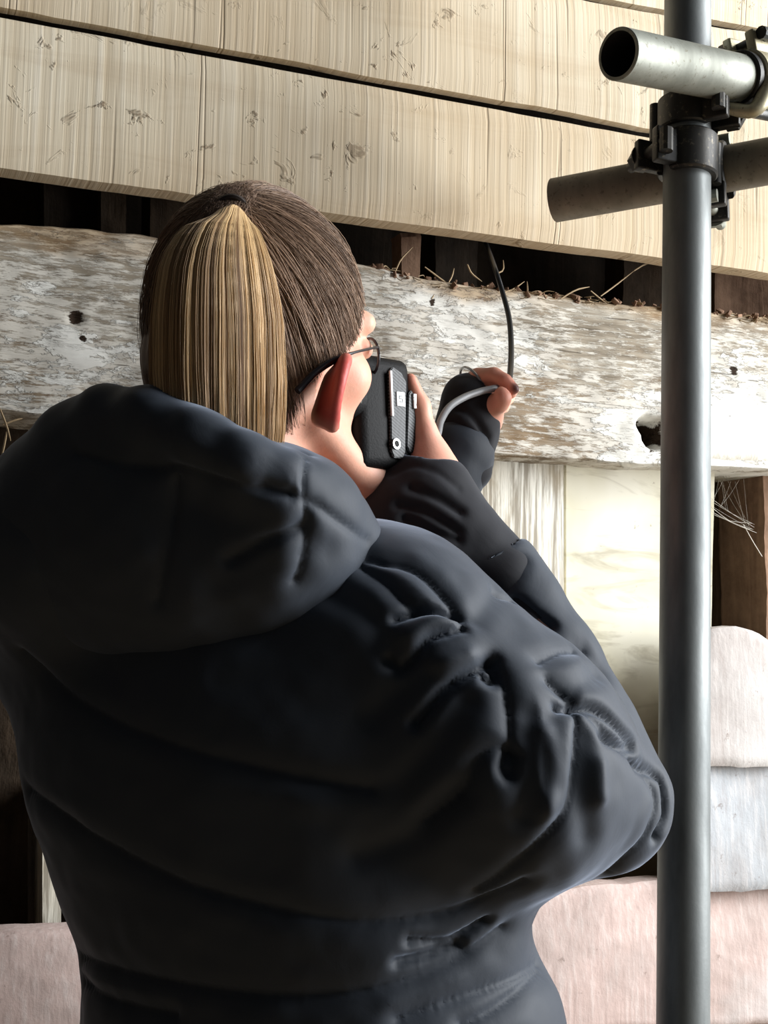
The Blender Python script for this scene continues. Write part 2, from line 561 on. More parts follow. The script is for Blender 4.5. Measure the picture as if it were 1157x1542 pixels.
def mat_jacket(name, col, rough=0.55, sheen=0.25):
    t = NT(name)
    a = t.noise(t.coord((1, 1, 1)), 900.0, 2, 0.5)
    b = t.noise(t.coord((1, 1, 1)), 28.0, 4, 0.6, 0.8)
    h = t.math('ADD', t.math('MULTIPLY', a, 0.08), b)
    return t.out(col, rough, t.bump(h, 0.12, 0.003), Sheen_Weight=sheen, Sheen_Roughness=0.4,
                 Sheen_Tint=(0.62, 0.72, 0.9, 1), Specular_IOR_Level=0.32)


def mat_tint(name, rough=0.5, sss=0.0, bscale=500.0, bstr=0.2, spec=0.4):
    t = NT(name)
    at_ = t.n('ShaderNodeVertexColor', layer_name='tint').outputs[0]
    a = t.noise(t.coord((1, 1, 1)), bscale, 3, 0.6)
    c = t.mix(t.math('MULTIPLY', a, 0.10), at_, (0.25, 0.09, 0.06)) if sss > 0 else at_
    kw = dict(Specular_IOR_Level=spec)
    m = t.out(c, rough, t.bump(a, bstr, 0.001), **kw)
    if sss > 0:
        t.b.inputs['Subsurface Weight'].default_value = sss
        t.b.inputs['Subsurface Radius'].default_value = (1.0, 0.3, 0.15)
        t.b.inputs['Subsurface Scale'].default_value = 0.006
    return m


def mat_plain(name, col, rough=0.5, bump=0.1, bscale=300, metal=0.0, spec=0.5):
    t = NT(name)
    a = t.noise(t.coord((1, 1, 1)), bscale, 3, 0.6)
    c = t.mix(t.math('MULTIPLY', a, 0.35), col, tuple(x * 0.6 for x in col))
    return t.out(c, rough, t.bump(a, bump, 0.001), Metallic=metal, Specular_IOR_Level=spec)


def mat_carbon(u_axis, v_axis):
    """woven carbon-look print: fine slanting dark and silver stripes"""
    t = NT('carbon_weave')
    tc = t.n('ShaderNodeTexCoord')
    du = t.n('ShaderNodeVectorMath', {0: tc.outputs['Object'], 1: tuple(u_axis)}, operation='DOT_PRODUCT').outputs['Value']
    dv = t.n('ShaderNodeVectorMath', {0: tc.outputs['Object'], 1: tuple(v_axis)}, operation='DOT_PRODUCT').outputs['Value']
    s1 = t.math('SINE', t.math('MULTIPLY', t.math('ADD', t.math('MULTIPLY', du, 0.55), dv), 2 * math.pi / 0.0030))
    s2 = t.math('SINE', t.math('MULTIPLY', t.math('SUBTRACT', du, t.math('MULTIPLY', dv, 0.3)), 2 * math.pi / 0.0056))
    s = t.math('ADD', t.math('MULTIPLY', s1, 0.8), t.math('MULTIPLY', s2, 0.25))
    c = t.ramp(t.math('ADD', t.math('MULTIPLY', s, 0.5), 0.5), [(0.30, sr(18, 19, 20)), (0.66, sr(78, 81, 83))])
    return t.out(c, 0.5, None, Specular_IOR_Level=0.25)


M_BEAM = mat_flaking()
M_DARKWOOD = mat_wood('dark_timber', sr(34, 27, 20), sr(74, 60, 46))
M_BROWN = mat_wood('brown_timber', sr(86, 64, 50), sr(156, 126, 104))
M_BACK = mat_wood('dark_boarding', sr(28, 23, 18), sr(58, 48, 38))  # dark brown timber for the backing boards
M_GALV = mat_steel('galvanised_steel', sr(92, 96, 96), sr(132, 136, 135), (0.45, 0.6), 0.45)
M_GALVL = mat_steel('clean_galvanised_steel', sr(116, 118, 108), sr(150, 152, 142), (0.5, 0.65), 0.4, sr(90, 84, 66))
M_DUSTY = mat_steel('dusty_galvanised_steel', sr(112, 106, 94), sr(140, 132, 118), (0.6, 0.8), 0.3, sr(84, 76, 62))
M_INNER = mat_plain('tube_bore', sr(30, 28, 26), 0.8)  # bore coloured near black to paint in the shade inside the tubes
M_OILY = mat_steel('blackened_steel', sr(34, 34, 34), sr(66, 64, 60), (0.35, 0.6), 0.6, sr(120, 112, 96))
M_FORGED = mat_steel('pale_pressed_steel', sr(150, 142, 116), sr(206, 198, 168), (0.4, 0.6), 0.5, sr(98, 78, 52))
M_JACKET = mat_jacket('navy_shell_fabric', (0.023, 0.029, 0.039), 0.66, 0.38)
M_FLEECE = mat_jacket('black_fleece', (0.012, 0.012, 0.015), 0.8, 0.25)
M_SKIN = mat_tint('skin', 0.5, 0.12, 420.0, 0.15, 0.35)
M_HAIR = mat_tint('hair', 0.42, 0.0, 900.0, 0.0, 0.35)
M_TROUSER = mat_plain('dark_denim', (0.02, 0.025, 0.04), 0.9, 0.3, 900)
M_BOOT = mat_plain('black_leather', (0.015, 0.013, 0.012), 0.6, 0.3)
M_BLACK = mat_plain('black_rubber', (0.004, 0.004, 0.0045), 0.6, 0.4, 500, 0.0, 0.14)
M_SPECT = mat_plain('dark_plastic', (0.012, 0.010, 0.014), 0.3, 0.0)
M_CABLE = mat_plain('grey_cable_sheath', sr(138, 140, 142), 0.4, 0.05)
M_PROBE = mat_plain('black_cable_sheath', (0.012, 0.013, 0.015), 0.35, 0.05)
M_WHITE = mat_plain('white_print', sr(226, 228, 228), 0.5, 0.0)
M_SILVER = mat_steel('bright_steel', sr(170, 172, 174), sr(210, 212, 214), (0.25, 0.35), 0.9)
M_STRAW = mat_plain('dry_straw', sr(152, 130, 98), 0.8, 0.2)
M_WEB = mat_plain('dusty_web', sr(196, 190, 178), 0.9, 0.0)
M_FLOOR = mat_wood('scaffold_deck_boards', sr(120, 104, 82), sr(170, 150, 122), 0.9, 'x')

# ------------------------------------------------------------------ the wall
def wall_frame(o):
    o.location = Vector(W0); o.rotation_euler = (0, 0, ALPHA)


def board(name, top, bot, off, thick, mat, parent, n=(40, 6), relief=0.001, edge=0.0015, lean=0.0, seed=1, px=True, bow=0.0, dip=None):
    """an upright timber in the wall frame. top/bot: polylines (photo positions on the plane 'off', or u,v).
    lean: how far its lower edge stands forward of its upper edge."""
    if px: top = [wuv(*p, off) for p in top]; bot = [wuv(*p, off) for p in bot]
    nx, ny = n
    def sample(pl):
        pl = np.array(pl, float); s = np.r_[0, np.cumsum(np.linalg.norm(np.diff(pl, axis=0), axis=1))]
        q = np.linspace(0, s[-1], nx + 1)
        return np.stack([np.interp(q, s, pl[:, 0]), np.interp(q, s, pl[:, 1])], 1)
    T, B = sample(top), sample(bot)
    T[:, 1] += [edge * mnoise.noise((u * 40, seed, 0)) + edge * 2 * mnoise.noise((u * 9, seed, 1)) for u in T[:, 0]]
    B[:, 1] += [edge * mnoise.noise((u * 40, seed, 5)) + edge * 2 * mnoise.noise((u * 9, seed, 6)) for u in B[:, 0]]
    V = []
    for j in range(ny + 1):
        s = j / ny
        for i in range(nx + 1):
            p = T[i] * (1 - s) + B[i] * s
            e = 0.0
            if relief: e = relief * (mnoise.noise((p[0] * 14, seed, p[1] * 14)) + 0.5 * mnoise.noise((p[0] * 45, seed, p[1] * 70)))
            r = min(s, 1 - s)
            if r == 0: e -= min(0.004, thick * 0.2)
            if dip:
                for (du, dv, rr, dd) in dip:
                    q = ((p[0] - du) ** 2 + ((p[1] - dv)) ** 2) / rr ** 2
                    e -= dd * math.exp(-q * q)
            y = -(off + lean * (s - 0.0) + bow * math.sin(math.pi * s) + e)
            V.append((p[0], y, p[1]))
    nf = len(V); F = []
    W = nx + 1
    for j in range(ny):
        for i in range(nx):
            a = j * W + i
            F.append((a, a + W, a + W + 1, a + 1))
    ring = [i for i in range(W)] + [j * W + nx for j in range(1, ny + 1)] + [ny * W + i for i in range(nx - 1, -1, -1)] + [j * W for j in range(ny - 1, 0, -1)]
    for i in ring:
        x, y, z = V[i]; V.append((x, y + thick, z))
    m = len(ring)
    for k in range(m):
        k2 = (k + 1) % m
        F.append((ring[k], ring[k2], nf + k2, nf + k))
    # back: strips between upper and lower border
    up = [nf + i for i in range(W)]
    lo = [nf + W - 1 + ny + i for i in range(W)][::-1]
    rt = [nf + nx + j for j in range(ny + 1)]
    lf = [nf] + [nf + m - j for j in range(1, ny + 1)]
    F.append(tuple(reversed([nf + k for k in range(m)])))
    me = bpy.data.meshes.new(name); me.from_pydata(V, [], F); me.update()
    me.polygons.foreach_set('use_smooth', np.ones(len(me.polygons), bool)); me.set_sharp_from_angle(angle=R(40))
    me.materials.append(mat)
    o = bpy.data.objects.new(name, me); COL.objects.link(o)
    bm = bmesh.new(); bm.from_mesh(me); bmesh.ops.recalc_face_normals(bm, faces=bm.faces[:]); bm.to_mesh(me); bm.free()
    if parent: o.parent = parent
    return o


def ground_box(name, lo, hi, mat):
    g = Geo(); lo = np.array(lo, float); hi = np.array(hi, float); c = (lo + hi) / 2; h = (hi - lo) / 2
    g.box(c, (h[0], 0, 0), (0, h[1], 0), (0, 0, h[2]), 0.0)
    o = g.build(name, mat, None, False); o['kind'] = 'structure'
    return o


ground_box('floor', (-2.4, -1.2, -0.06), (3.0, 3.2, 0.0), M_FLOOR)
ground_box('wall_left', (-1.65, -1.2, 0.0), (-1.55, 0.9, 3.0), M_DARKWOOD)

# boarding deep behind the timbers closes the wall off
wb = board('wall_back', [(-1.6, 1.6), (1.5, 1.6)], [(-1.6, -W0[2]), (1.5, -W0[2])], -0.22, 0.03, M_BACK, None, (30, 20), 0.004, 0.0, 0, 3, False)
wall_frame(wb); props(wb, kind='structure')

# ---- upper wall: broad sawn boards
wu = empty('wall_upper'); wall_frame(wu); props(wu, kind='structure')
OFFP = 0.10
L0, R0_ = -620, 1700
ln = lambda a, b, x: (x, a[1] + (b[1] - a[1]) * (x - a[0]) / (b[0] - a[0]))
g1a, g1b = (0, 17), (1000, 203)
gba, gbb = (0, 251), (1157, 409)
g0a, g0b = (860, -8), (1157, 50)
def edge_line(a, b, dy): return [ln((a[0], a[1] + dy), (b[0], b[1] + dy), x) for x in (L0, -200, 200, 600, 1000, R0_)]
board('plank', edge_line(g0a, g0b, -330), edge_line(g0a, g0b, -4), OFFP - 0.004, 0.014, mat_sawn(3), wu, (60, 8), 0.0008, 0.001, 0.004, 11)
board('plank', edge_line(g0a, g0b, 3), edge_line(g1a, g1b, -5), OFFP, 0.014, mat_sawn(1), wu, (80, 8), 0.0008, 0.0012, 0.005, 12)
board('plank', edge_line(g1a, g1b, 7), edge_line(gba, gbb, 0), OFFP, 0.03, mat_sawn(2), wu, (80, 8), 0.0008, 0.0007, 0.0, 13)

# ---- the flaking beam
OFFB = 0.06
bt = [(-620, 262), (0, 336), (110, 342), (232, 356), (420, 378), (560, 398), (640, 420), (760, 436), (900, 452), (1000, 462), (1157, 478), (1700, 530)]
bb = [(-620, 575), (0, 622), (360, 652), (720, 684), (1000, 703), (1157, 708), (1700, 735)]
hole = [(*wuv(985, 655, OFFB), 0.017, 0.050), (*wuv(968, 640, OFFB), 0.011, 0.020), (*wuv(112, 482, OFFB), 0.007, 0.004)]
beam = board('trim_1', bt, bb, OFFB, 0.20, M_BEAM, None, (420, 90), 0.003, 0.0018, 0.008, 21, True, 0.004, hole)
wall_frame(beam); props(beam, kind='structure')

# ---- middle wall: upright boards under the beam, posts beside the openings
wm = empty('wall_middle'); wall_frame(wm); props(wm, kind='structure')
def upright(name, x0, x1, y0, y1, off, thick, mat, seed, xb0=None, xb1=None, n=(8, 60), relief=0.0012):
    xb0 = x0 if xb0 is None else xb0; xb1 = x1 if xb1 is None else xb1
    return board(name, [(x0, y0), (x1, y0)], [(xb0, y1), (xb1, y1)], off, thick, mat, wm, n, relief, 0.001, 0.0, seed)
OFFM = 0.015
p = upright('board', 690, 849, 640, 1420, OFFM, 0.03, mat_whiteboard(1, 0.6, 0.8), 31, 688, 850)
p['label'] = 'limewashed upright board with worn grain under the beam'
p = upright('board', 853, 1078, 640, 1330, OFFM - 0.006, 0.03, mat_dirty_panel(), 32, 853, 1062)
p['label'] = 'cream panel with brown dirt smears beside the scaffold pole'
p = upright('board', 470, 686, 640, 1420, OFFM - 0.004, 0.03, mat_whiteboard(2, 0.8, 0.6), 33)
p['label'] = 'limewashed upright board hidden behind the person'
p = upright('post', 1148, 1330, 640, 1500, 0.0, 0.10, M_BROWN, 34, 1168, 1330, relief=0.004)
p['label'] = 'reddish brown post at the edge of the dark opening'
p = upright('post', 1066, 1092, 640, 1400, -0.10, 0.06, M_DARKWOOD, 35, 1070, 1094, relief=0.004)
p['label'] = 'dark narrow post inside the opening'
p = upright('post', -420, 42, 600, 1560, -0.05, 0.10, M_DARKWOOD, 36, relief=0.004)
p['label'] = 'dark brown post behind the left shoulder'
p = upright('post', 64, 92, 1180, 1560, -0.01, 0.06, mat_whiteboard(5, 0.8, 0.8), 37)
p['label'] = 'narrow pale upright strip beside the dark post'
p = board('board', [(1046, 627), (1157, 634), (1700, 655)], [(1046, 690), (1157, 694), (1700, 712)], OFFB + 0.012, 0.03, mat_whiteboard(8, -0.4, 0.25), wm, (60, 10), 0.0015, 0.001, 0.0, 41)
p['label'] = 'smooth pale grey strip along the foot of the beam right of the pole'
# pieces showing in the long dark slot above the beam
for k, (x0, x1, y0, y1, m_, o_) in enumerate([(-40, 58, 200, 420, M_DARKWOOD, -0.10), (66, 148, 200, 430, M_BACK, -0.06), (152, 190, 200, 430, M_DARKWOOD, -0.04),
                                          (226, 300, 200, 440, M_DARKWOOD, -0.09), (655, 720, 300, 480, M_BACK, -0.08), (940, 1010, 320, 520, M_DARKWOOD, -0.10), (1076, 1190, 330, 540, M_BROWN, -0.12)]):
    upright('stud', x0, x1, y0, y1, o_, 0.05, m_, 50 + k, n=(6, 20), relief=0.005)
upright('stub', 604, 634, 350, 440, 0.0, 0.03, M_BROWN, 61, 606, 632, n=(6, 12), relief=0.003)['label'] = 'short broken brown peg in the slot above the beam'

# ---- lower wall: waney-edged weatherboards
wl = empty('wall_lower'); wall_frame(wl); props(wl, kind='structure')
greyst = [(0.3, sr(168, 160, 155)), (0.5, sr(190, 184, 180)), (0.7, sr(204, 200, 196))]
bluest = [(0.3, sr(160, 162, 164)), (0.5, sr(180, 183, 186)), (0.7, sr(198, 200, 202))]
pinkst = [(0.34, sr(198, 190, 186)), (0.45, sr(196, 174, 166)), (0.6, sr(200, 178, 170)), (0.75, sr(212, 202, 197))]
OFFW = 0.085
b = board('weatherboard', [(1052, 962), (1075, 947), (1110, 943), (1140, 948), (1165, 965), (1300, 985), (1700, 1010)], [(1052, 1153), (1157, 1153), (1300, 1150), (1700, 1140)],
          OFFW, 0.028, mat_waney(1, greyst, 0.28), wl, (60, 24), 0.002, 0.002, 0.018, 71, True, 0.004)
b['label'] = 'pale grey weatherboard with rounded upper edge beside the pole'
b = board('weatherboard', [(1052, 1120), (1157, 1118), (1700, 1110)], [(1052, 1340), (1100, 1338), (1157, 1332), (1300, 1326), (1700, 1310)],
          OFFW - 0.004, 0.028, mat_waney(2, bluest, 0.25), wl, (60, 24), 0.002, 0.002, 0.022, 72, True, 0.004)
b['label'] = 'pale bluish grey weatherboard below the rounded one'
b = board('weatherboard', [(-620, 1436), (0, 1403), (60, 1400), (300, 1392), (600, 1372), (790, 1357), (850, 1342), (905, 1331), (990, 1327), (1100, 1330), (1157, 1330), (1700, 1312)],
          [(-620, 1640), (0, 1600), (400, 1572), (800, 1550), (1000, 1542), (1157, 1533), (1700, 1500)],
          OFFW - 0.008, 0.03, mat_waney(3, pinkst, 0.28), wl, (200, 30), 0.002, 0.002, 0.024, 73, True, 0.005)
b['label'] = 'long faded pink weatherboard running behind the person and the pole'
b = board('weatherboard', [(-620, 1600), (400, 1540), (1157, 1500), (1700, 1480)], [(-620, 1900), (400, 1840), (1157, 1800), (1700, 1780)],
          OFFW - 0.012, 0.03, mat_waney(4, pinkst, 0.5), wl, (120, 20), 0.002, 0.002, 0.022, 74)
b['label'] = 'lowest faded pink weatherboard at the bottom of the picture'

# ------------------------------------------------------------------ scaffold
def unit(v): v = np.asarray(v, float); return v / np.linalg.norm(v)


def tube_ring(g, a, b, ro, ri, n=48):
    """a hollow tube, open at both ends, rolled edges"""
    a = np.asarray(a, float); b = np.asarray(b, float); ax = unit(b - a)
    ref = np.array([0, 0, 1.0]) if abs(ax[2]) < 0.9 else np.array([1.0, 0, 0])
    e1 = unit(np.cross(ref, ax)); e2 = np.cross(ax, e1); L = np.linalg.norm(b - a)
    prof = [(ri, 0.0), (ro - 0.0008, 0.0), (ro, 0.0008), (ro, L - 0.0008), (ro - 0.0008, L), (ri, L)]
    V = []; k = len(prof)
    for i in range(n):
        t = 2 * math.pi * i / n; d = e1 * math.cos(t) + e2 * math.sin(t)
        V += [a + ax * h + d * r for r, h in prof]
    F = [(i * k + q, ((i + 1) % n) * k + q, ((i + 1) % n) * k + (q + 1) % k, i * k + (q + 1) % k) for i in range(n) for q in range(k)]
    b0 = len(g.f); g.add(V, F); g.bore = [b0 + i for i in range(len(F)) if i % k == k - 1]; return g


def bore(o, g):
    o.data.materials.append(M_INNER)
    for i in g.bore: o.data.polygons[i].material_index = 1


def lerp(a, b, t): return np.asarray(a) + (np.asarray(b) - np.asarray(a)) * t


P_hi, P_lo = at(1036, 0, 1.345), at(1029, 1542, 1.24)
pd = unit(P_hi - P_lo)
foot = P_lo + pd * (0.0 - P_lo[2]) / pd[2]
top = P_hi + pd * 0.55
g = Geo(); tube_ring(g, foot, top, 0.02415, 0.0205)
pole = g.build('scaffold_pole', M_GALV, None, auto=40)
props(pole, 'upright galvanised scaffold pole standing in front of the timber wall', 'pole')


def pole_at(py):
    """point on the pole's axis seen at a photo height"""
    best = min(np.linspace(0, 1, 2001), key=lambda t: abs(proj(lerp(foot, top, t))[1] - py))
    return lerp(foot, top, best)


# upper tube: open end towards the left, passing in front of the pole and running away to the right
pc = pole_at(118)
ta = at(931, 81, 1.20); tb = at(1157, 128, 1.35)
td = unit(tb - ta)
g = Geo(); tube_ring(g, ta, ta + td * 0.95, 0.0243, 0.0208)
tube1 = g.build('scaffold_tube', M_GALVL, None, auto=40); bore(tube1, g)
props(tube1, 'upper scaffold tube with dark open end facing the camera', 'tube')
# lower tube: passes behind the pole, its end pointing away
ua = at(834, 302, 1.445); ub = at(1157, 243, 1.345)
ud = unit(ub - ua)
g = Geo(); tube_ring(g, ua, ua + ud * 0.85, 0.0243, 0.0208)
tube2 = g.build('scaffold_tube', M_DUSTY, None, auto=40); bore(tube2, g)
props(tube2, 'lower dusty brown scaffold tube crossing behind the pole', 'tube')
print('tube1 end', proj(ta), 'r px', 0.0243 * FPX / ta[1], 'tube2 r px', 0.0243 * FPX / ua[1])


def hexnut(g, c, ax, r=0.0105, h=0.012):
    ax = unit(ax); ref = np.array([0, 0, 1.0]) if abs(ax[2]) < 0.9 else np.array([1.0, 0, 0])
    e1 = unit(np.cross(ref, ax)); e2 = np.cross(ax, e1)
    V = []
    for rr, hh in ((r * 0.93, -h / 2), (r, -h / 2 + 0.001), (r, h / 2 - 0.001), (r * 0.93, h / 2)):
        V += [np.asarray(c) + ax * hh + (e1 * math.cos(k * math.pi / 3) + e2 * math.sin(k * math.pi / 3)) * rr for k in range(6)]
    F = [(j * 6 + k, j * 6 + (k + 1) % 6, j * 6 + 6 + (k + 1) % 6, j * 6 + 6 + k) for j in range(3) for k in range(6)]
    F += [tuple(range(5, -1, -1)), tuple(18 + k for k in range(6))]
    return g.add(V, F)


def clamp(root, c, axis, out, mat, gap=26, width=0.046, bolt_mat=None, flip=1, boltlen=0.062):
    """half-coupler around a tube: saddle, hinged flap, hinge, T bolt and nut. 'out' points to the bolt side."""
    c = np.asarray(c, float); axis = unit(axis); out = np.asarray(out, float); out = unit(out - axis * (out @ axis))
    side = np.cross(axis, out) * flip
    g = Geo(); g.shell(c, axis, 0.0246, 0.0312, width, gap, 178, out)
    # lug of the saddle where the bolt sits
    g.box(c + out * 0.034 + side * 0.015, out * 0.013, side * 0.0055, axis * width * 0.42, 0.002)
    g.build('saddle', mat, root)
    g = Geo(); g.shell(c, axis, 0.0246, 0.0300, width * 0.86, 182, 360 - gap, out)
    g.box(c + out * 0.036 - side * 0.014, out * 0.015, side * 0.005, axis * width * 0.36, 0.002)
    g.build('flap', mat, root)
    g = Geo(); g.tube([c - out * 0.034 - axis * width * 0.5, c - out * 0.034 + axis * width * 0.5], 0.006, 12)
    g.build('hinge_pin', bolt_mat or mat, root)
    b0 = c + out * 0.040 + side * 0.026; b1 = c + out * 0.040 - side * (boltlen - 0.026)
    g = Geo(); g.tube([b0, b1], 0.0058, 14); g.tube([b0 - axis * 0.012, b0 + axis * 0.012], 0.0068, 10)
    bolt = g.build('bolt', bolt_mat or mat, root)
    g = Geo(); hexnut(g, c + out * 0.040 - side * 0.024, side, 0.0125, 0.014)
    g.tube([c + out * 0.040 - side * 0.0165, c + out * 0.040 - side * 0.0185], 0.0145, 18)
    g.build('nut', bolt_mat or mat, bolt)


# lower coupler: blackened band round the pole, its other half holding the lower tube behind
c1 = pole_at(238)
cpl = empty('scaffold_coupler', c1)
props(cpl, 'blackened coupler clamping the lower tube to the pole', 'coupler', 'scaffold couplers')
del cpl['group']
clamp(cpl, c1, pd, (-1.0, -0.35, 0), M_OILY, 24, 0.044, M_OILY, 1, 0.07)
t_ = ((c1 - ua) @ ud); c2 = ua + ud * t_
g = Geo(); mid = (c1 + c2) / 2
g.tube([c1 + unit(c2 - c1) * 0.026, c2 - unit(c2 - c1) * 0.026], 0.017, 16); g.build('swivel_plate', M_OILY, cpl)
clamp(cpl, c2 + ud * 0.012, ud, (0.15, -0.2, -1.0), M_OILY, 24, 0.044, M_GALVL, -1, 0.075)

# upper coupler: pale pressed-steel clamp on the upper tube, dark band behind it on the pole
c3 = pole_at(118)
cpu = empty('scaffold_coupler', c3)
props(cpu, 'pale worn coupler joining the upper tube to the pole', 'coupler')
sB = min(np.linspace(0, 0.6, 1201), key=lambda q_: abs(proj(ta + td * q_)[0] - 1136)); c4 = ta + td * sB
clamp(cpu, c4, td, (0.0, 0.15, 1.0), M_FORGED, 24, 0.040, M_OILY, 1, 0.07)
g = Geo(); g.shell(c4 - td * 0.026, td, 0.0246, 0.0282, 0.008, 0, 360); g.build('ring', M_OILY, cpu)
clamp(cpu, pole_at(175), pd, (0.85, -0.5, 0.0), M_OILY, 24, 0.040, M_OILY, -1, 0.06)
# curved arm from the tube clamp down to the pole clamp
arm = spline([c4 + td * 0.012 + np.array([0, -0.030, 0.004]), c4 + td * 0.004 + np.array([0.002, -0.030, -0.020]),
              c4 + td * -0.012 + np.array([0, -0.022, -0.040]), pole_at(178) + np.array([0.034, -0.018, 0.004])], 16)
g = Geo(); g.tube(arm, np.linspace(0.011, 0.006, 16), 12); g.build('arm', M_FORGED, cpu)

# ------------------------------------------------------------------ the person
# head frame
HC = at(400, 505, 1.10)
yaw, hp, hroll = R(48), R(7), R(0)
hf = np.array([math.sin(yaw) * math.cos(hp), math.cos(yaw) * math.cos(hp), math.sin(hp)])
hr = np.array([math.cos(yaw), -math.sin(yaw), 0.0]); hu = np.cross(hr, hf)
hr, hu = hr * math.cos(hroll) - hu * math.sin(hroll), hu * math.cos(hroll) + hr * math.sin(hroll)
HM = np.array([hr, hf, hu])
def HL(r, f, u): return HC + hr * r + hf * f + hu * u
for nm, q in dict(ear=(0.085, -0.012, -0.045), chin=(0, 0.09, -0.125), nose=(0, 0.115, -0.05), top=(0, 0, 0.122), knot=(0, -0.05, 0.105)).items():
    print('head', nm, [round(a) for a in proj(HL(*q))])

# arm joints (photo position, depth)
J = {}
J['sh_r'] = at(600, 985, 1.075); J['ua_r'] = at(775, 1150, 1.07); J['el_r'] = at(925, 1215, 1.09)
J['fa_r'] = at(822, 1003, 1.135); J['wr_r'] = at(655, 735, 1.165)
J['sh_l'] = at(150, 800, 1.10); J['el_l'] = at(480, 1010, 1.33); J['wr_l'] = at(718, 628, 1.345)
PEL = at(470, 1560, 1.14)
CH = at(390, 1010, 1.135)
ty = R(18)
TM = np.array([[math.cos(ty), -math.sin(ty), 0], [math.sin(ty), math.cos(ty), 0], [0, 0, 1.0]])
hipz = 0.93

xs = np.concatenate([np.arange(-0.42, -0.215, 0.008), np.arange(-0.215, 0.175, 0.0022), np.arange(0.175, 0.36, 0.008)])
ys = np.concatenate([np.arange(0.86, 0.985, 0.008), np.arange(0.985, 1.42, 0.0022), np.arange(1.42, 1.50, 0.008)])
zs = np.concatenate([np.arange(0.015, 1.36, 0.010), np.arange(1.36, 1.70, 0.0022)])
B = Field(xs, ys, zs)
# head
B.ell(HL(0, -0.006, 0.010), (0.072, 0.090, 0.100), HM, 0.01)
B.ell(HL(0, 0.032, -0.046), (0.050, 0.049, 0.064), HM, 0.02)
for s in (-1, 1):
    B.cap(HL(s * 0.046, 0.012, -0.078), HL(s * 0.014, 0.088, -0.126), 0.012, 0.016, 0.016)
    B.ell(HL(s * 0.044, 0.052, -0.040), (0.017, 0.018, 0.017), HM, 0.02)
B.cap(HL(-0.008, 0.095, -0.128), HL(0.012, 0.095, -0.130), 0.0185, 0.0185, 0.02)
B.cap(HL(-0.036, 0.080, 0.008), HL(0.036, 0.080, 0.008), 0.010, 0.010, 0.015)
for s in (-1, 1): B.ell(HL(s * 0.031, 0.095, -0.014), (0.015, 0.014, 0.010), HM, 0.010, 'sub')
for s in (-1, 1): B.ell(HL(s * 0.031, 0.076, -0.014), (0.0125, 0.0125, 0.0105), HM, 0.003)
B.cap(HL(0, 0.086, -0.008), HL(0, 0.110, -0.046), 0.0065, 0.0095, 0.010)
for s in (-1, 1): B.ell(HL(s * 0.010, 0.098, -0.050), (0.007, 0.009, 0.006), HM, 0.006)
B.cap(HL(-0.016, 0.090, -0.077), HL(0.016, 0.090, -0.077), 0.0045, 0.0045, 0.004)
B.cap(HL(-0.013, 0.091, -0.087), HL(0.013, 0.091, -0.087), 0.0055, 0.0055, 0.004)
# ears: rim, back shell and lobe
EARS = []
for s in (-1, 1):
    A0 = HL(s * 0.068, 0.012, -0.026)
    pts = [HL(s * 0.074, 0.018, -0.039), HL(s * 0.084, 0.014, -0.031), HL(s * 0.0955, 0.004, -0.034), HL(s * 0.1005, -0.006, -0.047),
           HL(s * 0.0960, -0.009, -0.064), HL(s * 0.082, -0.003, -0.084)]
    ps = spline(pts, 16); rs = np.interp(np.linspace(0, 1, 16), np.linspace(0, 1, 6), [0.0030, 0.0034, 0.0040, 0.0040, 0.0040, 0.0056])
    B.chain(list(ps), list(rs), 0.003)
    for i in range(14):
        q_ = i / 13
        B.cap(HL(s * 0.073, 0.010 - 0.018 * q_, -0.044 - 0.034 * q_), ps[2 + i] if i < 14 else ps[-1], 0.0065, 0.0034, 0.005)
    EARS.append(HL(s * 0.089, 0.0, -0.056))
# neck, trunk
nb = at(378, 860, 1.135)
B.cap(HL(0, -0.030, -0.060), nb, 0.050, 0.056, 0.02)
B.ell(at(390, 1085, 1.135), (0.155, 0.095, 0.155), TM, 0.05)
B.ell((CH + PEL) / 2, (0.140, 0.095, 0.16), TM, 0.06)
B.ell(PEL, (0.165, 0.115, 0.12), TM, 0.06)
B.cap(nb - np.array([0.06, 0, 0.02]), J['sh_l'], 0.045, 0.05, 0.05)
B.cap(nb + np.array([0.04, 0, -0.06]), J['sh_r'], 0.042, 0.05, 0.03)
B.chain([J['sh_r'], J['ua_r'], J['el_r'], J['fa_r'], J['wr_r']], [0.050, 0.044, 0.034, 0.030, 0.023], 0.03)
B.chain([J['sh_l'], lerp(J['sh_l'], J['el_l'], 0.5), J['el_l'], lerp(J['el_l'], J['wr_l'], 0.45), J['wr_l']], [0.052, 0.046, 0.037, 0.036, 0.022], 0.03)
# legs
LEGS = []
for s in (-1, 1):
    hp_ = PEL + TM[0] * s * 0.085 + np.array([0, 0, -0.05])
    kn = np.array([PEL[0], PEL[1], 0.50]) + TM[0] * s * 0.095 + TM[1] * 0.02
    an = np.array([PEL[0], PEL[1], 0.095]) + TM[0] * s * 0.105 - TM[1] * 0.01
    toe = an + TM[1] * 0.15 + TM[0] * s * 0.02; toe[2] = 0.045
    B.chain([hp_, kn, an], [0.088, 0.056, 0.040], 0.04); B.cap(an, toe, 0.036, 0.026, 0.02)
    LEGS.append((hp_, kn, an, toe))

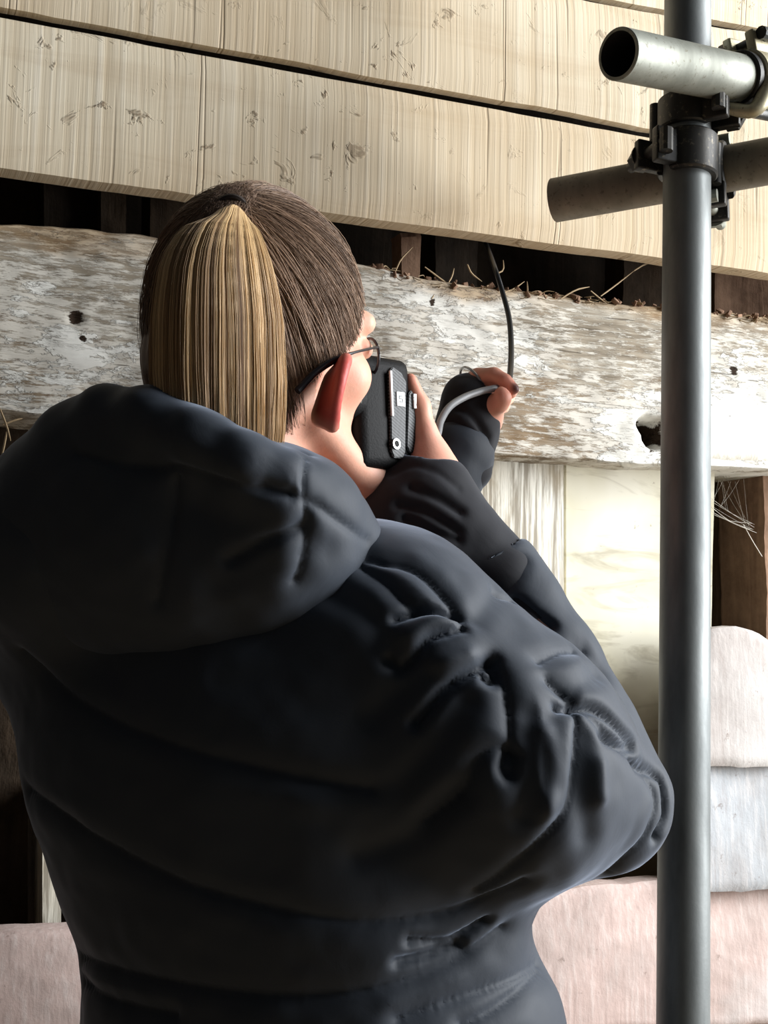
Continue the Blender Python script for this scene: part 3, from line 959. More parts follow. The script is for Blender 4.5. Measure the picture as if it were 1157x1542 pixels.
# right hand: thumb up along the unit, fingers wrapped round its far side
def hand(F_, wrist, palm, digits, rp=(0.024, 0.020), kk=0.010):
    F_.cap(wrist, palm, rp[0], rp[1], 0.02, None)
    for pts, rad in digits: F_.chain(pts, rad, kk, None, 0.004)
wr = J['wr_r']
thumb_r = [at(650, 700, 1.172), at(639, 652, 1.174), at(632, 612, 1.174), at(618, 573, 1.170)]
palm_r = at(655, 672, 1.190)
B.cap(wr, at(645, 695, 1.178), 0.023, 0.019, 0.02)
B.cap(at(664, 712, 1.178), at(640, 668, 1.186), 0.014, 0.010, 0.015)
B.chain(thumb_r, [0.0150, 0.0112, 0.0096, 0.0066], 0.012, None, 0.005)
fr = []
for i, (y, dx) in enumerate(((612, 0), (637, 4), (661, 4), (684, -4))):
    fr.append([at(632, y + 24, 1.198), at(634 + dx, y + 4, 1.216), at(616 + dx, y - 4, 1.236), at(588 + dx, y + 2, 1.238), at(566 + dx, y + 8, 1.228)])
for i, ch in enumerate(fr): B.chain(ch, [0.0100, 0.0090, 0.0084, 0.0078, 0.0068] if i < 3 else [0.009, 0.0080, 0.0072, 0.0066, 0.006], 0.010, None, 0.003)
for i in range(3): B.cap(fr[i][0], fr[i + 1][0], 0.011, 0.011, 0.010)
# left hand: forefinger and thumb pinch the cable, other fingers curled behind
wl_ = J['wr_l']
kn_l = [at(720, 572, 1.350), at(724, 578, 1.372), at(730, 590, 1.390), at(735, 602, 1.400)]
pl = at(725, 598, 1.356)
B.cap(wl_, pl, 0.023, 0.022, 0.02)
for q in kn_l: B.cap(pl, q, 0.015, 0.0115, 0.014)
ix = [at(722, 570, 1.340), at(744, 566, 1.328), at(760, 574, 1.322), at(774, 586, 1.320)]
B.chain(ix, [0.0108, 0.0088, 0.0078, 0.0060], 0.006, None, 0.002)
mdf = [kn_l[1], at(744, 573, 1.374), at(764, 580, 1.366), at(770, 591, 1.352)]
B.chain(mdf, [0.0105, 0.0092, 0.0082, 0.0068], 0.006, None, 0.003)
rgf = [kn_l[2], at(752, 588, 1.398), at(764, 598, 1.382), at(758, 606, 1.368)]
B.chain(rgf, [0.0100, 0.0086, 0.0078, 0.0066], 0.005, None, 0.003)
ltf = [kn_l[3], at(750, 604, 1.404), at(758, 612, 1.390), at(751, 617, 1.378)]
B.chain(ltf, [0.0090, 0.0076, 0.0068, 0.0058], 0.005, None, 0.003)
tbl = [at(736, 614, 1.336), at(752, 607, 1.318), at(757, 599, 1.312), at(755, 592, 1.312)]
B.chain(tbl, [0.0130, 0.0100, 0.0092, 0.0070], 0.008, None, 0.002)
V, Fq = B.mesh(2)
print('body', len(V))
loc = (V - HC) @ HM.T
n_ = fnoise(V, 60, 1)[:, None]
colr = np.tile(np.array(sr(222, 166, 142)), (len(V), 1))
# ears painted red for light glowing through them; hands a touch pinker, lips
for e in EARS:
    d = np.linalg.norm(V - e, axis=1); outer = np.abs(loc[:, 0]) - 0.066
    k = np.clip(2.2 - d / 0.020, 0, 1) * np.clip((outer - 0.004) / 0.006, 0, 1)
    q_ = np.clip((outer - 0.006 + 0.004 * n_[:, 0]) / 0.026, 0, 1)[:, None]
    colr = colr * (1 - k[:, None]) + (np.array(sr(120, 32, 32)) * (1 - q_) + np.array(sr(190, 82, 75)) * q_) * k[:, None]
lip = np.exp(-((loc[:, 0] / 0.020) ** 4 + ((loc[:, 1] - 0.094) / 0.008) ** 2 + ((loc[:, 2] + 0.082) / 0.010) ** 4))
colr = colr * (1 - 0.7 * lip[:, None]) + np.array(sr(186, 98, 92)) * 0.7 * lip[:, None]
hand_m = (V[:, 0] > 0.0) & (np.linalg.norm(loc, axis=1) > 0.165) & (V[:, 2] > 1.40)
colr[hand_m] = colr[hand_m] * 0.0 + np.array(sr(226, 168, 146))
for tip in (thumb_r[-1], ix[-1]):
    k = np.clip(1.2 - np.linalg.norm(V - tip, axis=1) / 0.022, 0, 1)[:, None] * 0.40
    colr = colr * (1 - k) + np.array(sr(206, 110, 92)) * k
for jn, jr in ((ix[1], 0.010), (ix[2], 0.009), (tbl[1], 0.010), (tbl[2], 0.010), (thumb_r[1], 0.012), (thumb_r[2], 0.011)):
    k = np.exp(-(np.linalg.norm(V - jn, axis=1) / jr) ** 4)[:, None] * 0.28
    colr = colr * (1 - k) + np.array(sr(200, 104, 88)) * k
nail = np.clip(1.8 - np.linalg.norm(V - at(777, 585, 1.317), axis=1) / 0.0042, 0, 1)[:, None]
colr = colr * (1 - nail) + np.array(sr(92, 52, 50)) * nail
# scalp under the hair
scalp = np.clip((loc[:, 2] - (-0.010) + (0.055 - loc[:, 1]) * 0.55) / 0.03, 0, 1) * np.clip((0.062 - loc[:, 1]) / 0.02, 0, 1)
scalp = np.where(loc[:, 1] < 0.004, np.clip((loc[:, 2] + 0.085) / 0.03, 0, 1), scalp) * (np.linalg.norm(loc, axis=1) < 0.16)
scalp *= 1 - np.clip((np.abs(loc[:, 0]) - 0.074) / 0.004, 0, 1)
colr = colr * (1 - 0.75 * scalp[:, None]) + np.array(sr(138, 108, 88)) * 0.75 * scalp[:, None]
colr *= (1 + 0.05 * n_ + 0.05 * fnoise(V, 170, 3)[:, None])
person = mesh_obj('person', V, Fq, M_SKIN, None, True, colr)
props(person, 'person in navy padded jacket with blonde ponytail holding inspection unit to the eye', 'person')

# ---- jacket
def seam_paths(bvh, paths, step=5):
    out = []
    for pts in paths:
        P = spline(pts, max(8, int(sum(math.dist(pts[i], pts[i + 1]) for i in range(len(pts) - 1)) / step)))
        for x, y in P:
            h = bvh.ray_cast(Vector(CAM), Vector(ray(x, y)).normalized())
            if h[0] is not None: out.append(h[0])
    return out


def carve(V, F, groups, extra=None):
    """press stitched seams and folds into a padded surface along its normals"""
    bvh = BVHTree.FromPolygons(V.tolist(), F.tolist())
    N = normals(V, F); D = np.zeros(len(V))
    for paths, amp, wid, sharp in groups:
        pts = seam_paths(bvh, paths)
        if extra and paths is extra[0]: pts += extra[1]
        if not pts: continue
        kd = KDTree(len(pts))
        for i, p in enumerate(pts): kd.insert(p, i)
        kd.balance()
        reach = wid * 3
        d = np.full(len(V), 9.0)
        A = np.array(pts); lo = A.min(0) - reach; hi = A.max(0) + reach
        for i in np.nonzero(((V > lo) & (V < hi)).all(1))[0]: d[i] = kd.find(V[i])[2]
        D += -amp * np.exp(-(d / wid) ** 2) - sharp * np.exp(-(d / 0.0028) ** 2)
    return V + N * D[:, None], N


JK = Field(grid(-0.47, 0.37, 0.0029), grid(0.85, 1.46, 0.0033), grid(0.86, 1.58, 0.0029))
JK.ell(at(390, 1075, 1.135), (0.215, 0.138, 0.175), TM, 0.04)
JK.ell(at(418, 1200, 1.14), (0.205, 0.138, 0.17), TM, 0.06)
JK.ell(at(452, 1370, 1.14), (0.193, 0.135, 0.12), TM, 0.05)
JK.ell(at(475, 1500, 1.14), (0.206, 0.142, 0.10), TM, 0.03)
JK.ell(at(482, 1600, 1.14), (0.212, 0.145, 0.09), TM, 0.03)
# left shoulder and sleeve
JK.cap(at(300, 790, 1.08), at(120, 815, 1.10), 0.070, 0.083, 0.05)
JK.chain([at(112, 825, 1.10), at(140, 960, 1.20), J['el_l'] + np.array([-0.03, 0, 0]), lerp(J['el_l'], J['wr_l'], 0.45), at(690, 685, 1.338)], [0.083, 0.086, 0.070, 0.055, 0.038], 0.04)
# right shoulder, upper arm, elbow, forearm
JK.cap(at(470, 920, 1.09), at(600, 970, 1.075), 0.056, 0.066, 0.04)
JK.cap(at(590, 960, 1.075), at(770, 1150, 1.07), 0.080, 0.100, 0.05)
JK.cap(at(770, 1150, 1.07), at(908, 1214, 1.09), 0.100, 0.054, 0.03)
JK.cap(at(914, 1205, 1.10), at(826, 1000, 1.145), 0.054, 0.047, 0.006)
JK.cap(at(826, 1000, 1.145), at(748, 866, 1.160), 0.047, 0.040, 0.006)
# chest front fill where both arms meet
JK.ell(at(500, 1000, 1.16), (0.09, 0.08, 0.085), TM, 0.05)
JK.cap(at(530, 868, 1.19), at(612, 880, 1.170), 0.034, 0.030, 0.02)
# puffed panels along the sleeves
JK.ell(at(640, 985, 1.035), (0.050, 0.050, 0.045), None, 0.03)
JK.ell(at(800, 1200, 1.03), (0.055, 0.050, 0.060), None, 0.03)
JK.ell(at(700, 1110, 1.02), (0.060, 0.045, 0.070), None, 0.03)
# neck opening
JK.cap(at(400, 560, 1.13), at(400, 900, 1.135), 0.062, 0.060, 0.01, None, 'sub')
# sleeve ends are open: hollow the cuffs
JK.cap(at(700, 778, 1.168), at(744, 858, 1.158), 0.040, 0.030, 0.006, None, 'sub')
Vj, Fj = JK.mesh(2)
print('jacket', len(Vj))
stitch = [
    [(533, 842), (577, 871), (606, 900), (624, 914)], [(553, 838), (625, 857), (674, 900), (693, 925)],
    [(828, 1021), (862, 1046), (877, 1094), (872, 1162), (853, 1225), (790, 1292), (720, 1345)],
    [(867, 1046), (916, 1094), (964, 1147), (993, 1200), (983, 1244), (964, 1273), (916, 1317)],
    [(722, 837), (751, 834), (787, 840)], [(814, 992), (848, 978), (884, 979)],
    [(744, 992), (761, 1031), (768, 1094), (766, 1133)],
    [(766, 1118), (722, 1142), (693, 1195), (640, 1240)],
    [(40, 1190), (140, 1262), (260, 1325), (420, 1372), (560, 1390), (690, 1372), (790, 1330)],
    [(90, 1450), (160, 1505), (260, 1530)], [(600, 1535), (700, 1500), (780, 1470), (830, 1440)],
    [(30, 985), (120, 1060), (250, 1120), (420, 1165), (560, 1190)],
    [(90, 1430), (200, 1470), (400, 1500), (560, 1490), (680, 1452), (760, 1400)],
    [(700, 1545), (760, 1510), (815, 1460)],
]
folds = [
    [(596, 930), (640, 916), (693, 927)], [(584, 995), (601, 1007), (628, 985), (650, 960), (698, 944)],
    [(625, 1089), (674, 1036), (732, 999), (746, 992)], [(766, 1133), (758, 1157), (768, 1168), (774, 1140)],
    [(845, 1060), (905, 1065), (955, 1110), (960, 1125), (915, 1108)],
    [(964, 1150), (998, 1171), (1006, 1225), (990, 1262)],
    [(620, 1420), (680, 1420), (735, 1390)], [(600, 1450), (650, 1440), (700, 1425)],
    [(752, 890), (790, 915), (830, 940)], [(735, 1000), (748, 1010), (742, 1024), (730, 1018)],
]
soft = [[(800, 1080), (795, 1150), (790, 1230)], [(885, 1110), (880, 1180), (885, 1260)], [(700, 1060), (660, 1120), (600, 1180)],
        [(640, 1010), (560, 1080)], [(690, 1200), (620, 1260), (540, 1290)], [(838, 1060), (826, 1120), (832, 1180)],
        [(770, 860), (720, 930)], [(905, 1010), (850, 1040)], [(500, 890), (560, 930), (590, 980)]]
ridge = [[(825, 1100), (835, 1160), (825, 1220)], [(905, 1150), (905, 1200)], [(612, 955), (655, 935), (690, 938)], [(655, 1000), (705, 985)]]
Vj, Nj = carve(Vj, Fj, [(stitch, 0.0040, 0.010, 0.0030), (folds, 0.0070, 0.0050, 0.0030), (soft, 0.0045, 0.011, 0.0), (ridge, -0.0040, 0.007, 0.0)])
wr_n = 0.0022 * fnoise(Vj * np.array([1, 1, 0.55]), 22, 3) + 0.0008 * fnoise(Vj, 60, 4)
Vj = relax(Vj + Nj * wr_n[:, None], Fj, 0.2)
jacket = mesh_obj('jacket', Vj, Fj, M_JACKET, person)

# ---- hood lying on the shoulders
HD = Field(grid(-0.40, 0.06, 0.0032), grid(0.84, 1.25, 0.0034), grid(1.26, 1.56, 0.0032))
rim = [(108, 646, 1.03), (160, 624, 1.005), (225, 628, 0.980), (300, 664, 0.962), (370, 699, 0.957), (425, 727, 0.965), (462, 750, 0.985), (488, 775, 1.012), (512, 802, 1.040), (536, 822, 1.058)]
rp = [at(x, y, d) for x, y, d in rim]
HD.chain(rp, [0.020, 0.022, 0.022, 0.021, 0.021, 0.021, 0.020, 0.019, 0.017, 0.011], 0.02, None, 0.01)
HD.ell(at(250, 790, 1.045), (0.150, 0.066, 0.083), TM, 0.04)
HD.ell(at(255, 850, 1.066), (0.130, 0.062, 0.080), TM, 0.06)
HD.ell(at(425, 812, 1.035), (0.054, 0.052, 0.046), TM, 0.04)
HD.cap(at(395, 820, 1.02), at(530, 826, 1.06), 0.043, 0.016, 0.03)
HD.cap(at(95, 765, 1.08), at(220, 760, 1.05), 0.056, 0.060, 0.05)
HD.cap(at(360, 480, 1.045), at(360, 650, 1.045), 0.060, 0.046, 0.012, None, 'sub')
HD.cap(at(425, 560, 1.10), at(435, 800, 1.13), 0.066, 0.066, 0.012, None, 'sub')
Vh, Fh = HD.mesh(2)
hs = [[(230, 705), (268, 705), (375, 737), (461, 753), (514, 785), (560, 815)], [(462, 680), (461, 753), (463, 796), (455, 850), (445, 875)], [(265, 720), (257, 790), (236, 908)],
      [(110, 680), (190, 700), (268, 705)]]
hfold = [[(452, 795), (400, 815), (345, 845)], [(440, 747), (420, 742), (400, 736)]]
hsoft = [[(480, 820), (520, 830), (550, 828)], [(300, 760), (350, 790), (400, 790)], [(300, 650), (380, 690), (440, 720)], [(330, 880), (400, 850)]]
Vh, Nh = carve(Vh, Fh, [(hs, 0.0022, 0.009, 0.0030), (hfold, 0.0045, 0.006, 0.0018), (hsoft, 0.0022, 0.012, 0.0)])
Vh = relax(Vh + Nh * (0.0022 * fnoise(Vh * np.array([1, 1, 0.5]), 26, 6) + 0.001 * fnoise(Vh, 60, 8))[:, None], Fh, 0.35)
mesh_obj('hood', Vh, Fh, M_JACKET, person)

# ---- fleece sleeves showing beyond the jacket cuffs
FS = Field(grid(-0.02, 0.19, 0.0025), grid(1.08, 1.44, 0.0025), grid(1.33, 1.62, 0.0025))
FS.chain([at(790, 945, 1.148), at(752, 874, 1.158), at(690, 795, 1.163), at(655, 742, 1.167), at(640, 716, 1.172)], [0.037, 0.037, 0.0325, 0.0315, 0.0295], 0.01)
FS.cap(at(650, 745, 1.167), at(606, 750, 1.172), 0.030, 0.022, 0.02)
FS.cap(at(600, 790, 1.165), at(650, 830, 1.165), 0.040, 0.045, 0.03)
FS.cap(at(640, 640, 1.160), at(652, 706, 1.174), 0.024, 0.0235, 0.005, None, 'sub')
FS.chain([at(698, 705, 1.338), at(704, 645, 1.342), at(708, 608, 1.346), at(702, 590, 1.348)], [0.029, 0.0325, 0.0300, 0.0200], 0.01)
FS.cap(at(712, 615, 1.345), at(738, 612, 1.356), 0.026, 0.0150, 0.012)
FS.cap(at(748, 575, 1.345), at(722, 612, 1.350), 0.0235, 0.016, 0.005, None, 'sub')
Vs, Fs = FS.mesh(2)
Vs, Ns = carve(Vs, Fs, [([[(590, 715), (625, 702), (660, 712), (690, 735)]], 0.0015, 0.004, 0.0),
                        ([[(600, 760), (640, 770), (690, 800)], [(610, 780), (650, 800), (690, 812)], [(620, 735), (660, 750), (694, 770)],
                          [(680, 640), (720, 660), (738, 690)], [(672, 610), (710, 625), (735, 660)]], 0.003, 0.005, 0.001)])
Vs = relax(Vs + Ns * (0.0012 * fnoise(Vs, 55, 9))[:, None], Fs, 0.3)
lsm = Vs[Fs].mean(1)
isl = (lsm[:, 1] > 1.25)
for m_ in (isl, ~isl):
    used = np.unique(Fs[m_]); mp = np.full(len(Vs), -1); mp[used] = np.arange(len(used))
    mesh_obj('fleece_sleeve', Vs[used], mp[Fs[m_]], M_FLEECE, person)

# ---- trousers and boots (below the frame)
TR = Field(grid(-0.32, 0.30, 0.008), grid(0.90, 1.40, 0.008), grid(0.06, 1.02, 0.008))
TR.ell(PEL + np.array([0, 0, -0.02]), (0.178, 0.125, 0.12), TM, 0.03)
for hp_, kn, an, toe in LEGS: TR.chain([hp_, kn, an + np.array([0, 0, 0.03])], [0.100, 0.070, 0.058], 0.03)
Vt, Ft = TR.mesh(1); mesh_obj('trousers', Vt, Ft, M_TROUSER, person)
for hp_, kn, an, toe in LEGS:
    BF = Field(grid(an[0] - 0.12, an[0] + 0.20, 0.006), grid(an[1] - 0.14, an[1] + 0.28, 0.006), grid(-0.03, 0.24, 0.006))
    BF.cap(an + np.array([0, 0, 0.08]), an, 0.056, 0.054, 0.02); BF.cap(an + np.array([0, 0, -0.035]), toe, 0.056, 0.044, 0.03)
    BF.cut(lambda X, Y, Z: (Z - 0.0) + X * 0 + Y * 0, 0.004)
    Vb, Fb = BF.mesh(1); mesh_obj('boot', Vb, Fb, M_BOOT, person)

# ---- hair: a combed cap, drawn strands, a ponytail
HR = np.array([0.078, 0.098, 0.113]); HOFF = np.array([0, -0.006, 0.006])
_k = (at(352, 322, 1.035) - HC) @ HM.T
_k = _k - HOFF; KN = HOFF + _k / np.linalg.norm(_k / HR) * 0.97
def hairline(f):
    """lowest height (head frame) covered by hair at forward position f, at the side of the head"""
    return np.interp(f, [-0.11, -0.075, -0.050, -0.020, 0.000, 0.022, 0.045, 0.062, 0.075], [-0.105, -0.110, -0.100, -0.066, -0.038, -0.028, -0.010, 0.024, 0.060])
HF = Field(grid(HC[0] - 0.13, HC[0] + 0.13, 0.0026), grid(HC[1] - 0.13, HC[1] + 0.13, 0.0026), grid(HC[2] - 0.14, HC[2] + 0.14, 0.0026))
HF.ell(HL(*HOFF), tuple(HR - 0.002), HM, 0.01)
HF.cap(HL(0, -0.060, -0.03), HL(0, -0.052, -0.085), 0.050, 0.046, 0.03)
HF.ell(HL(*KN), (0.016, 0.016, 0.012), HM, 0.02)
def cutter(X, Y, Z):
    P = (X - HC[0], Y - HC[1], Z - HC[2])
    f = P[0] * hf[0] + P[1] * hf[1] + P[2] * hf[2]; u = P[0] * hu[0] + P[1] * hu[1] + P[2] * hu[2]
    return (u - hairline(f)) * 0.75
HF.cut(cutter, 0.012)
# hollow: keep only the layer outside the scalp
HF.ell(HL(0, -0.006, 0.008), (0.066, 0.084, 0.095), HM, 0.004, 'sub')
Vc, Fc = HF.mesh(2)
lc = (Vc - HC) @ HM.T
q = (lc - KN); ang = np.arctan2(q[:, 0], q[:, 1])
gro = np.sin(ang * 95 + 3 * fnoise(lc, 30, 2)) * 0.5 + np.sin(ang * 41 + 2 * fnoise(lc, 20, 5)) * 0.5
Nc = normals(Vc, Fc)
Vc = Vc + Nc * (0.0011 * gro * np.clip(np.linalg.norm(q, axis=1) / 0.05, 0, 1))[:, None]
hc_dark, hc_mid = np.array(sr(96, 76, 62)), np.array(sr(150, 124, 104))
cc = hc_dark + (hc_mid - hc_dark) * np.clip(0.35 + 0.35 * gro, 0, 1)[:, None]
hair = mesh_obj('hair', Vc, Fc, M_HAIR, person, True, cc)


def strands_mesh(name, curves, radii, cols, mat, parent):
    """curves (n, m, 3) swept as thin three-sided tubes"""
    n, m, _ = curves.shape
    T = np.gradient(curves, axis=1); T /= np.linalg.norm(T, axis=2, keepdims=True) + 1e-12
    ref = np.array([0.31, -0.88, 0.36]); a = np.cross(T, ref); a /= np.linalg.norm(a, axis=2, keepdims=True) + 1e-12
    b = np.cross(T, a)
    taper = np.interp(np.linspace(0, 1, m), [0, 0.1, 0.8, 1], [0.6, 1, 0.9, 0.35])
    V = np.empty((n, m, 3, 3))
    for k in range(3):
        t = 2 * math.pi * k / 3
        V[:, :, k] = curves + (a * math.cos(t) + b * math.sin(t)) * (radii[:, None] * taper[None])[:, :, None]
    base = (np.arange(n) * m * 3)[:, None, None]; row = (np.arange(m - 1) * 3)[None, :, None]; k = np.arange(3)[None, None, :]; k2 = (k + 1) % 3
    i0 = base + row
    F = np.stack([i0 + k, i0 + k2, i0 + 3 + k2, i0 + 3 + k], -1).reshape(-1, 4)
    C = np.repeat(cols.reshape(n, -1, 3) if cols.ndim == 3 else cols[:, None, :].repeat(m, 1), 3, axis=1).reshape(-1, 3) if cols.ndim == 2 else np.repeat(cols, 3, axis=1).reshape(-1, 3)
    return mesh_obj(name, V.reshape(-1, 3), F, mat, parent, True, C)


# drawn-back strands following the skull to the knot
NS, MS = 7000, 14
f0 = rng.uniform(-0.10, 0.078, NS); side = rng.choice([-1, 1], NS)
roots = []
for i in range(NS):
    if i < 5600:                    # along the hairline
        f = f0[i]; u = float(hairline(f)) + abs(rng.normal(0, 0.006))
        if f < -0.005 and rng.uniform() < 0.4: u -= abs(rng.normal(0, 0.014))
    else:                           # anywhere over the head
        f = rng.uniform(-0.10, 0.085); u = rng.uniform(max(float(hairline(f)), -0.10), 0.112)
    x2 = 1 - ((f - HOFF[1]) / HR[1]) ** 2 - ((u - HOFF[2]) / HR[2]) ** 2
    r = side[i] * HR[0] * math.sqrt(max(x2, 0.0004))
    if u < -0.05: r = side[i] * min(abs(r) if x2 > 0 else 0.02, 0.052) * rng.uniform(0.2, 1)
    roots.append((r, f, u))
roots = np.array(roots)
d0 = (roots - HOFF) / HR; d0 /= np.linalg.norm(d0, axis=1, keepdims=True)
d1 = np.tile((KN - HOFF) / HR, (NS, 1)) + rng.normal(0, 0.07, (NS, 3)); d1 /= np.linalg.norm(d1, axis=1, keepdims=True)
om = np.arccos(np.clip((d0 * d1).sum(1), -1, 1))[:, None, None] + 1e-6
t = np.linspace(0, 1, MS)[None, :, None]
dd = (np.sin((1 - t) * om) * d0[:, None] + np.sin(t * om) * d1[:, None]) / np.sin(om)
lift = rng.uniform(-0.001, 0.0022, (NS, 1, 1)) + 0.003 * np.sin(math.pi * t) * rng.uniform(0, 1, (NS, 1, 1)) + 0.010 * t ** 4
sway = np.sin(t * 5 + rng.uniform(0, 6, (NS, 1, 1))) * rng.normal(0, 0.0022, (NS, 1, 1)) * (1 - t)
cur = HOFF + dd * (HR + lift) + sway * np.array([0.3, 0.6, 0.6])
an_ = np.arctan2(d0[:, 0], d0[:, 1])[:, None, None]
cur = cur + dd * (0.0016 * np.sin(an_ * 46) + 0.0012 * np.sin(an_ * 97 + 1.0)) * np.sin(math.pi * np.clip(t, 0, 1)) ** 0.5
curw = HC + cur @ HM
cl = np.clip(rng.normal(0.45, 0.28, NS), 0, 1)[:, None]
sc = np.array(sr(92, 72, 58)) * (1 - cl) + np.array(sr(186, 156, 132)) * cl
# each strand has one random tone between dark and light brown
strands_mesh('drawn_hair', curw, rng.uniform(0.00018, 0.00034, NS), sc, M_HAIR, person)['kind'] = 'stuff'

# hair tie
KW = HL(*KN)
kdir = unit(at(340, 322, 1.005) - KW)
g = Geo()
e1 = unit(np.cross(kdir, [0, 0, 1.0])); e2 = np.cross(kdir, e1)
g.tube([KW + kdir * 0.008 + (e1 * math.cos(a_) + e2 * math.sin(a_)) * 0.0125 for a_ in np.linspace(0, 2 * math.pi, 30)], 0.0030, 8, False)
g.build('hair_tie', mat_plain('hair_tie_elastic', (0.03, 0.02, 0.015), 0.7), person)

# ponytail
NP, MP = 9000, 18
ctr = spline([KW - kdir * 0.012, at(349, 314, 1.020), at(343, 330, 1.003), at(334, 350, 0.991), at(327, 400, 0.984), at(327, 470, 0.982), at(328, 560, 0.984), at(330, 640, 0.988), at(332, 720, 0.994)], MP)
wid = np.interp(np.linspace(0, 1, MP), np.linspace(0, 1, 9), [0.010, 0.014, 0.020, 0.031, 0.043, 0.049, 0.050, 0.048, 0.044])
thk = np.interp(np.linspace(0, 1, MP), np.linspace(0, 1, 9), [0.009, 0.010, 0.013, 0.017, 0.020, 0.021, 0.020, 0.018, 0.016])
rr = np.sqrt(rng.uniform(0, 1, NP)) ; rr = rr ** 0.6; th = rng.uniform(0, 2 * math.pi, NP)
pa, pb = rr * np.cos(th), rr * np.sin(th)
tt = np.linspace(0, 1, MP)
WX = unit(np.array([0.97, 0.22, 0.0])); TH = np.array([0.2, -0.98, 0.0])
pc_ = ctr[None] + pa[:, None, None] * (wid[None, :, None] * WX) + pb[:, None, None] * (thk[None, :, None] * TH)
wob = np.sin(tt[None] * rng.uniform(3, 7, (NP, 1)) + rng.uniform(0, 6, (NP, 1))) * rng.normal(0, 0.0016, (NP, 1)) * tt[None]
clump = np.sin(pa * 23 + 1.3) * 0.5 + np.sin(pa * 51) * 0.35
pc_ = pc_ + wob[:, :, None] * WX + (clump[:, None] * tt[None] * 0.0012)[:, :, None] * TH
pc_[:, :, 2] -= 0.016 * (pa ** 2)[:, None] * np.exp(-(tt / 0.22) ** 2)[None]
streak = np.clip(0.5 + 0.26 * np.sin(pa * 13 + 0.6) + 0.22 * np.sin(pa * 29 + 2.0) + rng.normal(0, 0.16, NP) + 0.25 * pa, 0, 1)[:, None]
pcol = np.array(sr(128, 98, 68)) * (1 - streak) + np.array(sr(222, 190, 142)) * streak
pcol = pcol[:, None, :].repeat(MP, 1)
rootd = np.interp(tt, [0, 0.12, 0.3], [0.75, 1.0, 1.0])[None, :, None]
tip = np.interp(tt, [0.4, 1.0], [0.0, 1.0])[None, :, None]
pcol = pcol * rootd * (1 - 0.15 * tip) + tip * 0.10 * np.array(sr(190, 130, 70))
pony = strands_mesh('ponytail', pc_, rng.uniform(0.00020, 0.00038, NP), pcol, M_HAIR, person); pony['kind'] = 'stuff'
g = Geo()
NB = 20; Vb = []; 
for i in range(MP):
    cf = np.interp(i, [0, 3, 6], [0.3, 0.6, 0.94])
    for k in range(NB):
        a_ = 2 * math.pi * k / NB
        Vb.append(ctr[i] + WX * wid[i] * cf * math.cos(a_) + TH * thk[i] * cf * math.sin(a_))
Fb = [(i * NB + k, i * NB + (k + 1) % NB, (i + 1) * NB + (k + 1) % NB, (i + 1) * NB + k) for i in range(MP - 1) for k in range(NB)]
Fb += [tuple(range(NB - 1, -1, -1)), tuple((MP - 1) * NB + k for k in range(NB))]
core = mesh_obj('ponytail_core', Vb, Fb, M_HAIR, pony, True, np.tile(np.array(sr(150, 116, 80)), (len(Vb), 1)))

# ------------------------------------------------------------------ eyeglasses
gl = empty('eyeglasses', HL(0, 0.108, -0.012))
props(gl, 'dark thin-framed eyeglasses on the face with arm hooked behind the ear', 'glasses')
for s in (-1, 1):
    lens = [HL(s * 0.030 + 0.019 * math.cos(a_), 0.099 - 0.017 * abs(s * 0.030 + 0.019 * math.cos(a_)) / 0.05, -0.020 + 0.016 * math.sin(a_)) for a_ in np.linspace(0, 2 * math.pi, 33)]
    g = Geo(); g.tube(lens, 0.0013, 8, False); rimo = g.build('rim', M_SPECT, gl)
    g = Geo(); c0 = HL(s * 0.030, 0.099 - 0.010, -0.020)
    g.add([c0] + lens[:-1], [(0, k + 1, (k + 1) % 32 + 1) for k in range(32)])
    gm = NT('lens_glass'); gm.b.inputs['Transmission Weight'].default_value = 1.0; gm.b.inputs['Roughness'].default_value = 0.02; gm.b.inputs['IOR'].default_value = 1.05
    g.build('lens', gm.m, rimo)
    arm_ = spline([HL(s * 0.049, 0.082, -0.014), HL(s * 0.064, 0.060, -0.018), HL(s * 0.0760, 0.030, -0.024), HL(s * 0.0800, 0.006, -0.031), HL(s * 0.0800, -0.016, -0.042), HL(s * 0.0770, -0.032, -0.056)], 24)
    g = Geo(); g.tube(arm_, np.interp(np.linspace(0, 1, 24), [0, 0.4, 0.62, 1], [0.0012, 0.0012, 0.0028, 0.0032]), 10); g.build('temple_arm', M_SPECT, gl)
g = Geo(); g.tube(spline([HL(-0.011, 0.0952, -0.018), HL(0, 0.106, -0.012), HL(0.011, 0.0952, -0.018)], 8), 0.0013, 8); g.build('bridge', M_SPECT, gl)

# ------------------------------------------------------------------ inspection unit held to the eye
DC = at(566, 632, 1.158)
# its own frame: x across the patterned side, y away from the camera, z up
dz = unit(np.array([-0.06, 0.0, 1.0])); dx = unit(np.array([0.72, -0.69, 0.04])); dx = unit(dx - dz * (dx @ dz)); dy = np.cross(dz, dx)
unit_ = empty('inspection_camera', DC)
props(unit_, 'black handheld inspection unit with carbon-pattern side and grey cable, held to the eye', 'camera')
def D(a, b, c): return DC + dx * a + dy * b + dz * c
g = Geo(); g.box(D(-0.002, -0.004, 0.004), dx * 0.0205, dy * 0.034, dz * 0.050, 0.010); g.build('body', M_BLACK, unit_)
g = Geo()
g.shell(D(0.0, -0.036, 0.014), dy, 0.013, 0.0205, 0.014, 0, 360, dz); g.build('eyecup', M_BLACK, unit_)
MC = mat_carbon(dy, dz)
